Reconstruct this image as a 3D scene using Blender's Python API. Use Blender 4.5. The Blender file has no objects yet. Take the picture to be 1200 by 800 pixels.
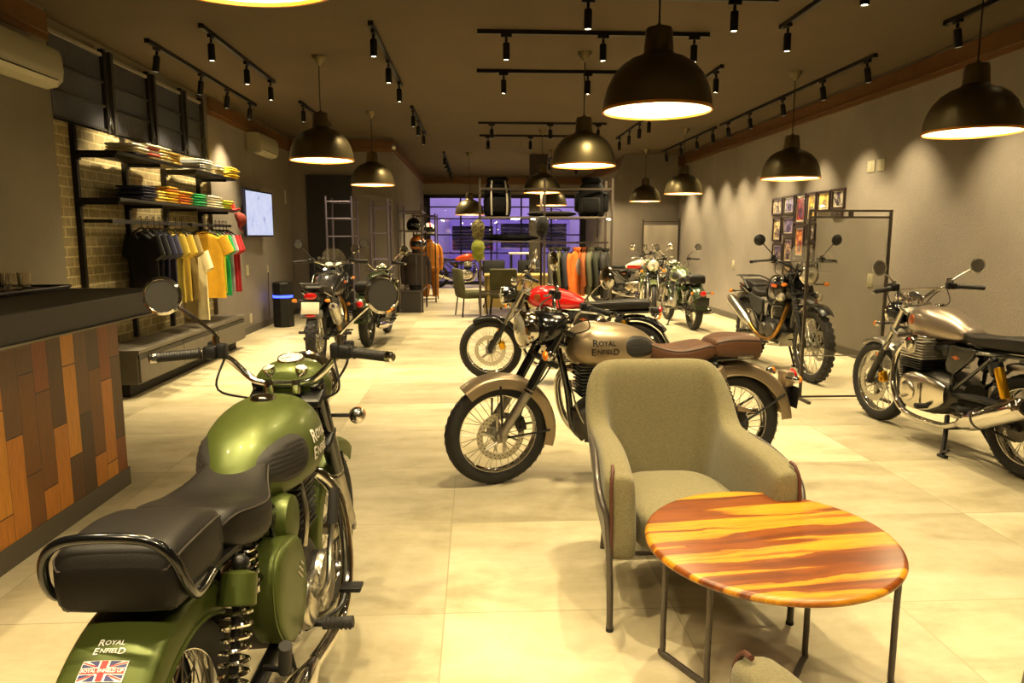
EXPOSURE = -0.2
import bpy, math, random
from mathutils import Vector, Matrix
random.seed(7)
PI = math.pi
SC = bpy.context.scene
COL = SC.collection

# ------------------------------------------------------------------ mesh builder
def V(*a): return Vector(a)

def crv(pts, n=6, closed=False):
    """Catmull-Rom through points."""
    P = [Vector(p) for p in pts]
    out = []
    m = len(P)
    segs = m if closed else m - 1
    for i in range(segs):
        p1, p2 = P[i], P[(i + 1) % m]
        p0 = P[i - 1] if (i > 0 or closed) else p1 * 2 - p2
        p3 = P[(i + 2) % m] if (i + 2 < m or closed) else p2 * 2 - p1
        for k in range(n):
            t = k / n
            out.append(0.5 * ((2 * p1) + (p2 - p0) * t + (2 * p0 - 5 * p1 + 4 * p2 - p3) * t * t + (3 * p1 - p0 - 3 * p2 + p3) * t ** 3))
    if not closed: out.append(P[-1])
    return out

def interp(st, x):
    """smooth interpolation of stations sorted by first value"""
    n = len(st)
    if x <= st[0][0]: return st[0]
    if x >= st[-1][0]: return st[-1]
    for i in range(n - 1):
        if st[i][0] <= x <= st[i + 1][0]: break
    p1, p2 = st[i], st[i + 1]
    p0 = st[i - 1] if i > 0 else p1
    p3 = st[i + 2] if i + 2 < n else p2
    h = p2[0] - p1[0]
    t = (x - p1[0]) / h
    r = []
    for a, b, c, d, xa, xb, xc, xd in ((p0[k], p1[k], p2[k], p3[k], p0[0], p1[0], p2[0], p3[0]) for k in range(len(p1))):
        m1 = (c - a) / (xc - xa) * h if xc != xa else 0
        m2 = (d - b) / (xd - xb) * h if xd != xb else 0
        t2, t3 = t * t, t * t * t
        r.append((2*t3-3*t2+1)*b + (t3-2*t2+t)*m1 + (-2*t3+3*t2)*c + (t3-t2)*m2)
    return tuple(r)

def sgp(c, e): return math.copysign(abs(c) ** e, c)

class MB:
    def __init__(self, M=None):
        self.v = []; self.f = []; self.mi = []; self.M = M; self.cur = 0
    def add(self, vs, fs):
        o = len(self.v)
        for p in vs:
            p = Vector(p)
            if self.M is not None: p = self.M @ p
            self.v.append(p)
        for f in fs:
            self.f.append([i + o for i in f]); self.mi.append(self.cur)
        return self
    def rings(self, R, closed=True, cap=True, loop=False):
        """R: list of rings (equal length)."""
        n = len(R[0]); vs = [p for r in R for p in r]; fs = []
        m = len(R)
        for i in range(m if loop else m - 1):
            a, b = i * n, ((i + 1) % m) * n
            for k in range(n if closed else n - 1):
                k2 = (k + 1) % n
                fs.append((a + k, a + k2, b + k2, b + k))
        if cap and not loop:
            fs.append(tuple(range(n - 1, -1, -1))); fs.append(tuple(range((m - 1) * n, m * n)))
        return self.add(vs, fs)
    def box(self, c, s, b=0.0, R=None):
        c = Vector(c); x, y, z = s[0] / 2, s[1] / 2, s[2] / 2
        if b <= 0:
            vs = [(sx * x, sy * y, sz * z) for sx in (-1, 1) for sy in (-1, 1) for sz in (-1, 1)]
            fs = [(0, 1, 3, 2), (4, 6, 7, 5), (0, 4, 5, 1), (2, 3, 7, 6), (0, 2, 6, 4), (1, 5, 7, 3)]
            vs = [(R @ Vector(p) if R else Vector(p)) + c for p in vs]
            return self.add(vs, fs)
        b = min(b, x, y, z) * 0.999
        # rounded box: rings along z with rounded-rect outline
        def outline(ix, iy, r):
            o = []
            for qx, qy, a0 in ((1, 1, 0), (-1, 1, 90), (-1, -1, 180), (1, -1, 270)):
                for k in range(4):
                    a = math.radians(a0 + k * 30)
                    o.append((qx * (ix) + r * math.cos(a), qy * (iy) + r * math.sin(a)))
            return o
        R_ = []
        for zz, rr in [(-z, 0.0), (-z + b * .3, b * .7), (-z + b, b), (z - b, b), (z - b * .3, b * .7), (z, 0.0)]:
            rad = rr if rr > 0 else b * 0.02
            R_.append([(R @ Vector((px, py, zz)) if R else Vector((px, py, zz))) + c for px, py in outline(x - b, y - b, rad)])
        return self.rings(R_)
    def tube(self, pts, r, seg=8, closed=False, cap=True):
        P = [Vector(p) for p in pts]; n = len(P)
        rr = r if isinstance(r, (list, tuple)) else [r] * n
        T = []
        for i in range(n):
            if closed: t = P[(i + 1) % n] - P[i - 1]
            else: t = P[min(i + 1, n - 1)] - P[max(i - 1, 0)]
            if t.length < 1e-9: t = Vector((0, 0, 1))
            T.append(t.normalized())
        up = Vector((0, 0, 1)) if abs(T[0].z) < .9 else Vector((1, 0, 0))
        u = T[0].cross(up).normalized()
        R = []
        for i in range(n):
            u = (u - T[i] * u.dot(T[i]))
            if u.length < 1e-6: u = T[i].orthogonal()
            u.normalize(); w = T[i].cross(u)
            R.append([P[i] + (u * math.cos(2 * PI * k / seg) + w * math.sin(2 * PI * k / seg)) * rr[i] for k in range(seg)])
        return self.rings(R, cap=cap, loop=closed)
    def cyl(self, a, b, r, seg=16, r2=None):
        return self.tube([a, b], [r, r if r2 is None else r2], seg)
    def lathe(self, prof, c=(0, 0, 0), ax=(0, 0, 1), seg=24, closed=False, cap=True, a0=0, a1=2 * PI):
        """prof: (radius, height along ax)"""
        ax = Vector(ax).normalized(); c = Vector(c)
        u = ax.orthogonal().normalized(); w = ax.cross(u)
        full = abs(a1 - a0 - 2 * PI) < 1e-6
        R = []
        for r, h in prof:
            R.append([c + ax * h + (u * math.cos(a0 + (a1 - a0) * k / seg) + w * math.sin(a0 + (a1 - a0) * k / seg)) * max(r, 1e-5) for k in range(seg if full else seg + 1)])
        return self.rings(R, closed=full, cap=cap and not closed, loop=closed)
    def sphere(self, c, r, seg=16, s=(1, 1, 1)):
        c = Vector(c); R = []
        n = max(4, seg // 2)
        for i in range(n + 1):
            th = PI * i / n; z = -math.cos(th); q = max(math.sin(th), .002)
            R.append([c + Vector((r * s[0] * q * math.cos(2 * PI * k / seg), r * s[1] * q * math.sin(2 * PI * k / seg), r * s[2] * z)) for k in range(seg)])
        return self.rings(R)
    def prism(self, poly, d0, d1, ax='y'):
        """poly of 2d points; ax: extrusion axis. y: (x,z); x: (y,z); z: (x,y)"""
        def P(p, d):
            return {'y': (p[0], d, p[1]), 'x': (d, p[0], p[1]), 'z': (p[0], p[1], d)}[ax]
        return self.rings([[P(p, d0) for p in poly], [P(p, d1) for p in poly]])
    def build(self, name, mat=None, parent=None, smooth=True, ang=38, bevel=0, sub=0):
        me = bpy.data.meshes.new(name)
        me.from_pydata([tuple(p) for p in self.v], [], self.f)
        mats = mat if isinstance(mat, (list, tuple)) else [mat]
        for m in mats:
            if m: me.materials.append(m)
        if len(mats) > 1:
            me.polygons.foreach_set('material_index', self.mi)
        me.validate(clean_customdata=False)
        bm = bmesh.new(); bm.from_mesh(me)
        bmesh.ops.recalc_face_normals(bm, faces=bm.faces[:])
        bm.to_mesh(me); bm.free()
        if smooth:
            me.shade_smooth(); me.set_sharp_from_angle(angle=math.radians(ang))
        me.update()
        o = bpy.data.objects.new(name, me); COL.objects.link(o)
        if parent: o.parent = parent
        if bevel:
            b = o.modifiers.new('Bevel', 'BEVEL'); b.width = bevel; b.segments = 2; b.limit_method = 'ANGLE'; b.angle_limit = math.radians(40)
        if sub:
            s = o.modifiers.new('Sub', 'SUBSURF'); s.levels = sub; s.render_levels = sub
        return o
import bmesh

def tag(o, label=None, cat=None, group=None, kind=None):
    if label: o['label'] = label
    if cat: o['category'] = cat
    if group: o['group'] = group
    if kind: o['kind'] = kind
    return o
def thing(name, label, cat, loc=(0, 0, 0), rz=0, group=None, rx=0):
    o = bpy.data.objects.new(name, None); COL.objects.link(o)
    o.empty_display_size = .1
    o.location = loc; o.rotation_euler = (rx, 0, rz)
    return tag(o, label, cat, group)
def struct(name, mb, m, **k):
    o = mb.build(name, m, **k); o['kind'] = 'structure'; return o
def B(c, s, b=0): return MB().box(c, s, b)
def bx(x0, x1, y0, y1, z0, z1, b=0):
    return MB().box(((x0 + x1) / 2, (y0 + y1) / 2, (z0 + z1) / 2), (abs(x1 - x0), abs(y1 - y0), abs(z1 - z0)), b)
def dup(root, loc=None, rz=None, label=None, group=None):
    r = root.copy(); COL.objects.link(r)
    if loc is not None: r.location = loc
    if rz is not None: r.rotation_euler = (root.rotation_euler[0], root.rotation_euler[1], rz)
    if label: r['label'] = label
    if group: r['group'] = group
    for ch in list(root.children):
        c = ch.copy(); COL.objects.link(c); c.parent = r
        for g in ch.children:
            d = g.copy(); COL.objects.link(d); d.parent = c
    return r

# ------------------------------------------------------------------ materials
def lin(c):
    if isinstance(c, str):
        c = [int(c[i:i + 2], 16) / 255 for i in (0, 2, 4)]
    return tuple((x / 12.92 if x <= .04045 else ((x + .055) / 1.055) ** 2.4) for x in c) + (1,)
MATS = {}
def mat(name, col, rough=.5, metal=0, var=0, vscale=8, bump=0, bscale=40, coat=0, emit=0, ecol=None, spec=.5, trans=0, alpha=1, sheen=0):
    if name in MATS: return MATS[name]
    m = bpy.data.materials.new(name); m.use_nodes = True
    nt = m.node_tree; N = nt.nodes; L = nt.links; b = N['Principled BSDF']
    c = lin(col)
    b.inputs['Base Color'].default_value = c
    b.inputs['Roughness'].default_value = rough
    b.inputs['Metallic'].default_value = metal
    b.inputs['Specular IOR Level'].default_value = spec
    b.inputs['Coat Weight'].default_value = coat
    b.inputs['Coat Roughness'].default_value = .08
    b.inputs['Transmission Weight'].default_value = trans
    b.inputs['Alpha'].default_value = alpha
    b.inputs['Sheen Weight'].default_value = sheen
    if emit:
        b.inputs['Emission Color'].default_value = lin(ecol or col); b.inputs['Emission Strength'].default_value = emit
    if var or bump:
        tc = N.new('ShaderNodeTexCoord')
    if var:
        n = N.new('ShaderNodeTexNoise'); n.inputs['Scale'].default_value = vscale; n.inputs['Detail'].default_value = 5
        L.new(tc.outputs['Object'], n.inputs['Vector'])
        r = N.new('ShaderNodeValToRGB')
        r.color_ramp.elements[0].position = .3; r.color_ramp.elements[1].position = .7
        r.color_ramp.elements[0].color = tuple(x * (1 - var) for x in c[:3]) + (1,)
        r.color_ramp.elements[1].color = tuple(min(1, x * (1 + var)) for x in c[:3]) + (1,)
        L.new(n.outputs['Fac'], r.inputs['Fac']); L.new(r.outputs['Color'], b.inputs['Base Color'])
    if bump:
        n2 = N.new('ShaderNodeTexNoise'); n2.inputs['Scale'].default_value = bscale; n2.inputs['Detail'].default_value = 3
        L.new(tc.outputs['Object'], n2.inputs['Vector'])
        bp = N.new('ShaderNodeBump'); bp.inputs['Strength'].default_value = bump; bp.inputs['Distance'].default_value = .01
        L.new(n2.outputs['Fac'], bp.inputs['Height']); L.new(bp.outputs['Normal'], b.inputs['Normal'])
    MATS[name] = m
    return m
class NT:
    """small node helper"""
    def __init__(s, name):
        s.m = bpy.data.materials.new(name); s.m.use_nodes = True; s.nt = s.m.node_tree; s.N = s.nt.nodes; s.L = s.nt.links
        s.b = s.N['Principled BSDF']
    def n(s, t, **k):
        x = s.N.new('ShaderNode' + t)
        for a, v in k.items():
            if a in x.inputs: x.inputs[a].default_value = v
            else: setattr(x, a, v)
        return x
    def math(s, op, a, b=None):
        x = s.n('Math', operation=op)
        for i, q in enumerate((a, b)):
            if q is None: continue
            if hasattr(q, 'links'): s.L.new(q, x.inputs[i])
            else: x.inputs[i].default_value = q
        return x.outputs[0]
    def ramp(s, fac, stops, interp='LINEAR'):
        x = s.n('ValToRGB'); cr = x.color_ramp; cr.interpolation = interp
        while len(cr.elements) < len(stops): cr.elements.new(.5)
        for e, (p, c) in zip(cr.elements, stops): e.position = p; e.color = lin(c)
        s.L.new(fac, x.inputs[0]); return x.outputs[0]
    def mix(s, fac, a, b, blend='MIX'):
        x = s.n('Mix', data_type='RGBA', blend_type=blend)
        for i, q in ((0, fac), (6, a), (7, b)):
            if hasattr(q, 'links'): s.L.new(q, x.inputs[i])
            elif i == 0: x.inputs[0].default_value = q
            else: x.inputs[i].default_value = lin(q)
        return x.outputs[2]
    def coord(s, kind='Object', scale=(1, 1, 1), loc=(0, 0, 0), rot=(0, 0, 0)):
        t = s.n('TexCoord'); mp = s.n('Mapping')
        mp.inputs['Scale'].default_value = scale; mp.inputs['Location'].default_value = loc; mp.inputs['Rotation'].default_value = rot
        s.L.new(t.outputs[kind], mp.inputs[0]); return mp.outputs[0]
    def noise(s, vec, scale, detail=4, rough=.5, dist=0):
        x = s.n('TexNoise'); x.inputs['Scale'].default_value = scale; x.inputs['Detail'].default_value = detail
        x.inputs['Roughness'].default_value = rough; x.inputs['Distortion'].default_value = dist
        s.L.new(vec, x.inputs['Vector']); return x.outputs['Fac']
    def set(s, **k):
        for a, v in k.items():
            i = s.b.inputs[a.replace('_', ' ')]
            if hasattr(v, 'links'): s.L.new(v, i)
            else: i.default_value = v
    def bump(s, h, st=.3, d=.01):
        x = s.n('Bump'); x.inputs['Strength'].default_value = st; x.inputs['Distance'].default_value = d
        s.L.new(h, x.inputs['Height']); s.L.new(x.outputs[0], s.b.inputs['Normal'])
    def sep(s, vec):
        x = s.n('SeparateXYZ'); s.L.new(vec, x.inputs[0]); return x.outputs
    def comb(s, a, b, c):
        x = s.n('CombineXYZ')
        for i, q in enumerate((a, b, c)):
            if hasattr(q, 'links'): s.L.new(q, x.inputs[i])
            else: x.inputs[i].default_value = q
        return x.outputs[0]

chrome = mat('chrome', 'd8d5cf', .08, 1)
chrome_worn = mat('brushed steel', 'b8b4aa', .28, 1)
alu = mat('cast aluminium', '9a968e', .38, 1, var=.15, vscale=20)
alu_dark = mat('dark cast metal', '4a4742', .45, .8, var=.2, vscale=20)
blk = mat('black gloss enamel', '0b0b0c', .18, 0, coat=.6)
blk_satin = mat('black satin metal', '131212', .42, .2)
blk_matte = mat('black matte plastic', '141312', .62)
rubber = mat('tyre rubber', '1a1715', .72, 0, var=.15, vscale=12)
grip_rub = mat('grip rubber', '15110f', .55)
gold = mat('gold anodised metal', 'c8951f', .3, 1)
red_gloss = mat('red lens plastic', 'c00e12', .15, 0, coat=.8)
amber = mat('amber lens plastic', 'e07a10', .2, 0, coat=.6)
glass_lens = mat('headlamp glass', 'e9e4d2', .06, .6, coat=1)
mirror_glass = mat('mirror glass', '8e8a84', .06, .8)
wire = mat('black cable', '0e0c0b', .5)
white_pl = mat('white plastic', 'd9d5c6', .45)
steel_grey = mat('grey painted steel', '56504a', .4, .6)
# ------------------------------------------------------------------ the room
XL, XR, YB, ZC = -3.42, 4.56, 22.2, 3.25
YF = -1.6            # behind the camera

def floor_mat():
    t = NT('concrete look floor tiles')
    v = t.coord('Object')
    X, Y, Z = t.sep(v)
    S = .9
    fx = t.math('DIVIDE', t.math('ADD', X, .13 + 90), S); fy = t.math('DIVIDE', t.math('ADD', Y, -2.65 + 90), S)
    def edge(f):
        fr = t.math('FRACT', f); a = t.math('ABSOLUTE', t.math('SUBTRACT', fr, .5))
        return t.math('GREATER_THAN', a, .5 - .0028)
    j = t.math('MAXIMUM', edge(fx), edge(fy))
    cell = t.comb(t.math('FLOOR', fx), t.math('FLOOR', fy), 0.0)
    wn = t.n('TexWhiteNoise', noise_dimensions='3D'); t.L.new(cell, wn.inputs[0])
    # each tile gets its own cloud offset
    off = t.n('VectorMath', operation='MULTIPLY_ADD'); t.L.new(wn.outputs['Color'], off.inputs[0]); off.inputs[1].default_value = (7, 7, 7); t.L.new(v, off.inputs[2])
    st = t.n('Mapping'); st.inputs['Scale'].default_value = (.8, 2.2, 1); t.L.new(off.outputs[0], st.inputs[0])
    n1 = t.noise(st.outputs[0], 1.7, 6, .62, .5)
    n2 = t.noise(v, 9, 5, .7)
    base = t.ramp(n1, [(.26, '988d6c'), (.5, 'c1b595'), (.74, 'd6cbb0')])
    base = t.mix(.25, base, t.ramp(n2, [(.3, '958a69'), (.7, 'd3c8aa')]))
    tone = t.ramp(wn.outputs['Value'], [(0, 'd8d8d8'), (1, 'ffffff')])
    base = t.mix(1.0, base, tone, 'MULTIPLY')
    col = t.mix(j, base, '928a6c')
    t.set(Base_Color=col, Roughness=t.ramp(n1, [(.2, '9a9a9a'), (.8, 'b4b4b4')]))
    t.b.inputs['Specular IOR Level'].default_value = .3
    t.bump(t.math('MULTIPLY', j, -1.0), .25, .003)
    return t.m
M_floor = floor_mat()

def plaster(name, c0, c1, bump=.12):
    t = NT(name); v = t.coord('Object')
    n = t.noise(v, 1.2, 6, .65, .3); n2 = t.noise(v, 55, 4, .6)
    t.set(Base_Color=t.mix(.3, t.ramp(n, [(.3, c0), (.7, c1)]), t.ramp(n2, [(.3, c0), (.7, c1)])), Roughness=.88)
    t.bump(n2, bump, .01); return t.m
M_wall = plaster('grey plaster', '6b635a', '7b736a')
M_wall2 = plaster('beige grey plaster', '6a6354', '7a7263')
M_rough = plaster('rough grey render', '736b62', '857c72', .6)
M_ceil = plaster('dark painted ceiling', '413420', '4a3c25', .05)
M_trimwood = mat('orange stained cornice', '5c3c1a', .5, 0, var=.15, vscale=6)
M_base = mat('dark grey skirting', '4a453c', .55)

def brick_mat():
    t = NT('olive brick'); v = t.coord('Object')
    X, Y, Z = t.sep(v)
    uv = t.comb(Y, Z, 0.0)
    b = t.n('TexBrick'); b.inputs['Scale'].default_value = 1; b.inputs['Brick Width'].default_value = .20; b.inputs['Row Height'].default_value = .085
    b.inputs['Mortar Size'].default_value = .009; b.inputs['Mortar Smooth'].default_value = .3; b.inputs['Bias'].default_value = -.1
    b.inputs['Color1'].default_value = lin('6f6346'); b.inputs['Color2'].default_value = lin('93855e'); b.inputs['Mortar'].default_value = lin('c2b486')
    t.L.new(uv, b.inputs['Vector'])
    n = t.noise(v, 14, 5, .7)
    t.set(Base_Color=t.mix(.45, b.outputs['Color'], t.ramp(n, [(.3, '5c5039'), (.7, 'ab9c72')])), Roughness=.9)
    h = t.math('ADD', t.math('MULTIPLY', b.outputs['Fac'], -1.0), t.math('MULTIPLY', n, .4))
    t.bump(h, .8, .012); return t.m
M_brick = brick_mat()

struct('floor', bx(XL - .4, XR + .4, YF - .2, YB + .1, -.12, 0), M_floor, smooth=False)
struct('ceiling', bx(XL - .4, XR + .4, YF - .2, YB + .4, ZC, ZC + .15), M_ceil, smooth=False)
w = MB()
w.box(((XL - .3 + XL) / 2, (YF + 6.27) / 2, ZC / 2), (.3, 6.27 - YF, ZC))
struct('wall_left', w, M_wall2, smooth=False)
struct('wall_left_brick', bx(XL - .35, XL - .05, 6.27, 9.78, 0, 2.41), M_brick, smooth=False)
struct('wall_left_upper', bx(XL - .35, XL - .12, 6.27, 9.78, 2.41, ZC), M_wall2, smooth=False)
struct('wall_left_rear', bx(XL - .3, XL, 9.78, 13.9, 0, ZC), M_wall, smooth=False)
w = MB(); w.box((XR + .15, (YF + 16.4) / 2, ZC / 2), (.3, 16.4 - YF, ZC)); struct('wall_right', w, M_rough, smooth=False)
struct('wall_front', bx(XL - .3, XR + .3, YF - .2, YF, 0, ZC), M_wall, smooth=False)
# closet volume at rear left
struct('wall_left_closet', bx(XL - .3, -1.53, 13.9, YB + .2, 0, ZC), M_wall, smooth=False)
# return wall on the right with a raked edge
struct('wall_right_return', MB().prism([(3.10, 0), (XR + .3, 0), (XR + .3, ZC), (3.33, ZC), (3.11, 2.55)], 16.35, 16.6, 'y'), M_wall, smooth=False)
struct('wall_right_rear', bx(3.36, 3.6, 16.6, YB + .2, 0, ZC), M_wall, smooth=False)
# back wall above and beside the window
struct('wall_back', bx(-1.53, 3.36, YB, YB + .2, 2.69, ZC), M_wall, smooth=False)
# raked pier in the rear
struct('pillar', MB().prism([(1.22, 0), (1.5, 0), (1.5, 1.9), (1.62, ZC), (1.22, ZC)], 16.4, 16.65, 'y'), mat('dark pier paint', '3a342c', .8), smooth=False)

def cornice(name, a, b, nx, ny):
    """stepped wooden cornice along a wall from a to b, n points into the room"""
    m = MB()
    for z0, z1, d in ((2.995, 3.045, .03), (3.045, 3.06, .045), (3.06, 3.21, .03)):
        x0, x1 = sorted((a[0], b[0])); y0, y1 = sorted((a[1], b[1]))
        if nx: xx = sorted((a[0], a[0] + nx * d)); m.box(((xx[0] + xx[1]) / 2, (y0 + y1) / 2, (z0 + z1) / 2), (d, y1 - y0, z1 - z0))
        else: yy = sorted((a[1], a[1] + ny * d)); m.box(((x0 + x1) / 2, (yy[0] + yy[1]) / 2, (z0 + z1) / 2), (x1 - x0, d, z1 - z0))
    return struct(name, m, M_trimwood, smooth=False)
cornice('trim_1', (XR, YF), (XR, 16.35), -1, 0)
cornice('trim_2', (XL, YF), (XL, 6.25), 1, 0)
cornice('trim_3', (XL, 9.8), (XL, 13.9), 1, 0)
cornice('trim_4', (XL, 13.9), (-1.50, 13.9), 0, -1)
cornice('trim_5', (-1.53, 13.9), (-1.53, YB), 1, 0)
cornice('trim_6', (-1.53, YB), (3.36, YB), 0, -1)
cornice('trim_7', (3.36, 16.6), (3.36, YB), -1, 0)
struct('baseboard_right', bx(XR - .018, XR, YF, 16.35, 0, .1), M_base, smooth=False)
struct('baseboard_left', bx(XL, XL + .018, 9.8, 13.88, 0, .1), M_base, smooth=False)
struct('baseboard_back', bx(XL, -1.53, 13.882, 13.9, 0, .1), M_base, smooth=False)
struct('baseboard_closet', bx(-1.53, -1.512, 13.9, YB, 0, .1), M_base, smooth=False)
struct('baseboard_return', bx(3.12, XR - .02, 16.332, 16.35, 0, .1), M_base, smooth=False)
# closet door
d = bx(-3.12, -2.28, 13.86, 13.9, 0, 2.57); do = struct('door_1', d, mat('black door', '17140f', .5), bevel=.004)
h = MB(); h.cyl((-2.93, 13.86, 1.05), (-2.93, 13.80, 1.05), .012); h.cyl((-2.93, 13.81, 1.05), (-2.82, 13.81, 1.05), .011); h.lathe([(.03, 0), (.03, .01)], (-2.93, 13.86, 1.05), (0, -1, 0))
h.build('door_handle', chrome_worn, do)

# shop window with black grid
fr = MB(); wx0, wx1 = -1.53, 3.36
for x in (wx0 + .09, 3.27): fr.box((x, YB + .05, 1.345), (.18, .12, 2.69))
fr.box(((wx0 + wx1) / 2, YB + .05, 2.64), (wx1 - wx0, .12, .1)); fr.box(((wx0 + wx1) / 2, YB + .05, .05), (wx1 - wx0, .12, .1))
x = wx0 + .18
for i in range(1, 5): fr.box((wx0 + .18 + i * .915, YB + .05, 1.345), (.05, .06, 2.6))
for z in (.95, 1.5, 1.98, 2.33): fr.box(((wx0 + wx1) / 2, YB + .05, z), (wx1 - wx0, .05, .04))
wo = struct('window_1', fr, mat('window steel', '1d1a24', .5, .3), smooth=False)
g = NT('shop window glass'); tr = g.n('BsdfTransparent'); gl = g.n('BsdfGlossy'); gl.inputs['Roughness'].default_value = .02; mx = g.n('MixShader'); mx.inputs[0].default_value = .07
g.L.new(tr.outputs[0], mx.inputs[1]); g.L.new(gl.outputs[0], mx.inputs[2]); g.L.new(mx.outputs[0], g.N['Material Output'].inputs[0])
M_glass = g.m
bx(wx0 + .1, wx1 - .1, YB + .06, YB + .066, .06, 2.66).build('window_glass', M_glass, wo, smooth=False)

# ------------------------------------------------------------------ street outside
struct('exterior_pavement', bx(-12, 14, YB + .3, 40, -.14, -.02), mat('street paving', '6f6a70', .7, var=.2), smooth=False)
struct('exterior_wall', bx(-12, 14, 29, 29.3, -.1, 8), mat('pale street facade', 'b9b2c4', .85, var=.12, vscale=1.2), smooth=False)
def shutter(name, x0, x1, z0, z1, lab):
    m = MB(); n = int((z1 - z0) / .12); xc = (x0 + x1) / 2
    for i in range(n):
        zz = z0 + (i + .5) * (z1 - z0) / n
        m.box((0, .03, zz), (x1 - x0, .05, (z1 - z0) / n * .82), .02)
    t = thing(name, lab, 'shop front', (xc, 28.9, 0))
    m.build('slat_curtain', mat('dark shopfront', '1c1826', .6), t)
    f = MB()
    for xx in (x0 - .06 - xc, x1 + .06 - xc): f.box((xx, 0, (z0 + z1) / 2), (.12, .16, z1 - z0 + .2))
    f.box((0, 0, z1 + .12), (x1 - x0 + .24, .2, .24)); f.box((0, 0, (z0 - .1) / 2 - .03), (x1 - x0 + .24, .1, z0 - .04))
    f.build('surround', mat('lilac paint', '8f84b8', .7), t)
shutter('shop_shutter', 1.0, 3.6, 1.05, 1.95, 'dark wide shutter across the purple lit street, right of the window middle')
shutter('shop_shutter', -.9, .7, .95, 1.85, 'dark shop front across the purple lit street, left of the window middle')
def street_light(x, y, z, e, col, size=2.5, tgt=(0, 29, 2)):
    l = bpy.data.lights.new('street_light', 'AREA'); l.energy = e; l.color = col; l.size = size
    o = bpy.data.objects.new('street_light', l); COL.objects.link(o); o.location = (x, y, z)
    o.rotation_euler = (Vector(tgt) - Vector((x, y, z))).to_track_quat('-Z', 'Y').to_euler()
street_light(-1, 24.2, 5.5, 400, (.60, .44, 1), 3, (-.5, 29, 2.0))
street_light(5, 24.2, 5.5, 400, (.66, .46, 1), 3, (3.0, 29, 1.6))
# ------------------------------------------------------------------ pendant lamps
M_shade = mat('dark bronze enamel', '5c5238', .4, .7)
M_shade_in = mat('white reflector enamel', 'f4efe2', .5)
M_rim = mat('orange shade rim', 'c07a1c', .35, .6)
M_bulb = mat('warm bulb', 'fff2d8', .5, emit=26, ecol='ffe2a8')
WARM = (1.0, .79, .43)
def pendant_proto():
    t = thing('pendant_lamp', 'x', 'pendant lamp')
    # origin at rim centre
    R = .322
    prof = [(R, .012), (R * .985, .06), (R * .93, .135), (R * .83, .205), (R * .68, .262), (R * .5, .300), (R * .33, .320), (.092, .332), (.083, .345)]
    o = MB(); o.lathe(prof + [(.076, .338), (.09, .322), (R * .33, .310), (R * .5, .290), (R * .675, .252), (R * .815, .197), (R * .915, .130), (R * .968, .058), (R * .985, .012)], seg=48, closed=True)
    o.build('shade', M_shade, t)
    m = MB(); q = .004
    m.lathe([(R * .982, .006), (R * .965, .058), (R * .912, .129), (R * .812, .196), (R * .672, .250), (R * .5, .287), (R * .3, .306), (.02, .318)], seg=48, cap=False)
    m.build('reflector', M_shade_in, t)
    m = MB(); m.lathe([(R + .004, 0), (R + .005, .016), (R - .006, .016), (R - .008, 0)], seg=48, closed=True); m.build('rim', M_rim, t)
    m = MB(); m.lathe([(.083, .335), (.088, .35), (.078, .46), (.072, .475), (.03, .48), (.012, .5)], seg=28); m.build('neck', M_shade, t)
    m = MB(); m.lathe([(.012, .30), (.022, .27), (.022, .24), (.05, .19), (.066, .14), (.06, .095), (.035, .066), (.005, .058)], seg=20); m.build('bulb', M_bulb, t)
    return t
PENDS = []
def pendant(x, y, z, lab, first=[None]):
    if first[0] is None: t = first[0] = pendant_proto(); t.location = (x, y, z); t['label'] = lab; t['group'] = 'dome pendant lamps'
    else:
        t = dup(first[0], (x, y, z), 0, lab, 'dome pendant lamps')
        for c in list(t.children):
            if c.name.startswith(('cord', 'canopy')): bpy.data.objects.remove(c)
    L = ZC - z
    m = MB(); m.tube([(0, 0, .49), (0, 0, L - .05)], .006, 8); m.build('cord', wire, t)
    m = MB(); m.lathe([(.018, L - .09), (.03, L - .07), (.07, L - .02), (.075, L)], seg=20); m.build('canopy', M_shade, t)
    l = bpy.data.lights.new('pendant_glow', 'POINT'); l.energy = PEND_W; l.color = WARM; l.shadow_soft_size = .06
    o = bpy.data.objects.new('pendant_glow', l); COL.objects.link(o); o.location = (x, y, z + .035)
    return t
PEND_W = 32
pendant(1.09, 4.44, 2.187, 'largest dark dome pendant, hanging over the brown-seated silver motorcycle and grey armchair')
pendant(3.56, 5.19, 2.18, 'dark dome pendant over the silver twin-cylinder motorcycle by the right wall')
pendant(-.69, 2.26, 2.203, 'dome pendant cut by the top edge of the photo above the green motorcycle')
pendant(-1.57, 7.75, 2.22, 'dark dome pendant hanging before the wall television and air conditioner')
pendant(-1.51, 11.05, 2.20, 'dark dome pendant hanging in front of the black door')
pendant(1.095, 7.45, 2.15, 'dark dome pendant in mid room directly behind the largest one')
pendant(3.55, 8.19, 2.09, 'dark dome pendant hanging left of the two white wall switches and above the posters')
pendant(3.58, 15.4, 2.18, 'small dome pendant against the bare raked wall above the far mirror')
pendant(3.565, 12.5, 2.17, 'dark dome pendant overlapping the far end of the right wall cornice')
pendant(1.155, 12.7, 2.193, 'pale lit dome pendant above the clothes rack between the two backpacks')
pendant(1.62, 15.6, 2.10, 'small dome pendant seen through the rack behind the pale one')
pendant(-.12, 16.2, 1.92, 'small dome pendant in front of the purple window left of the rack')

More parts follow.
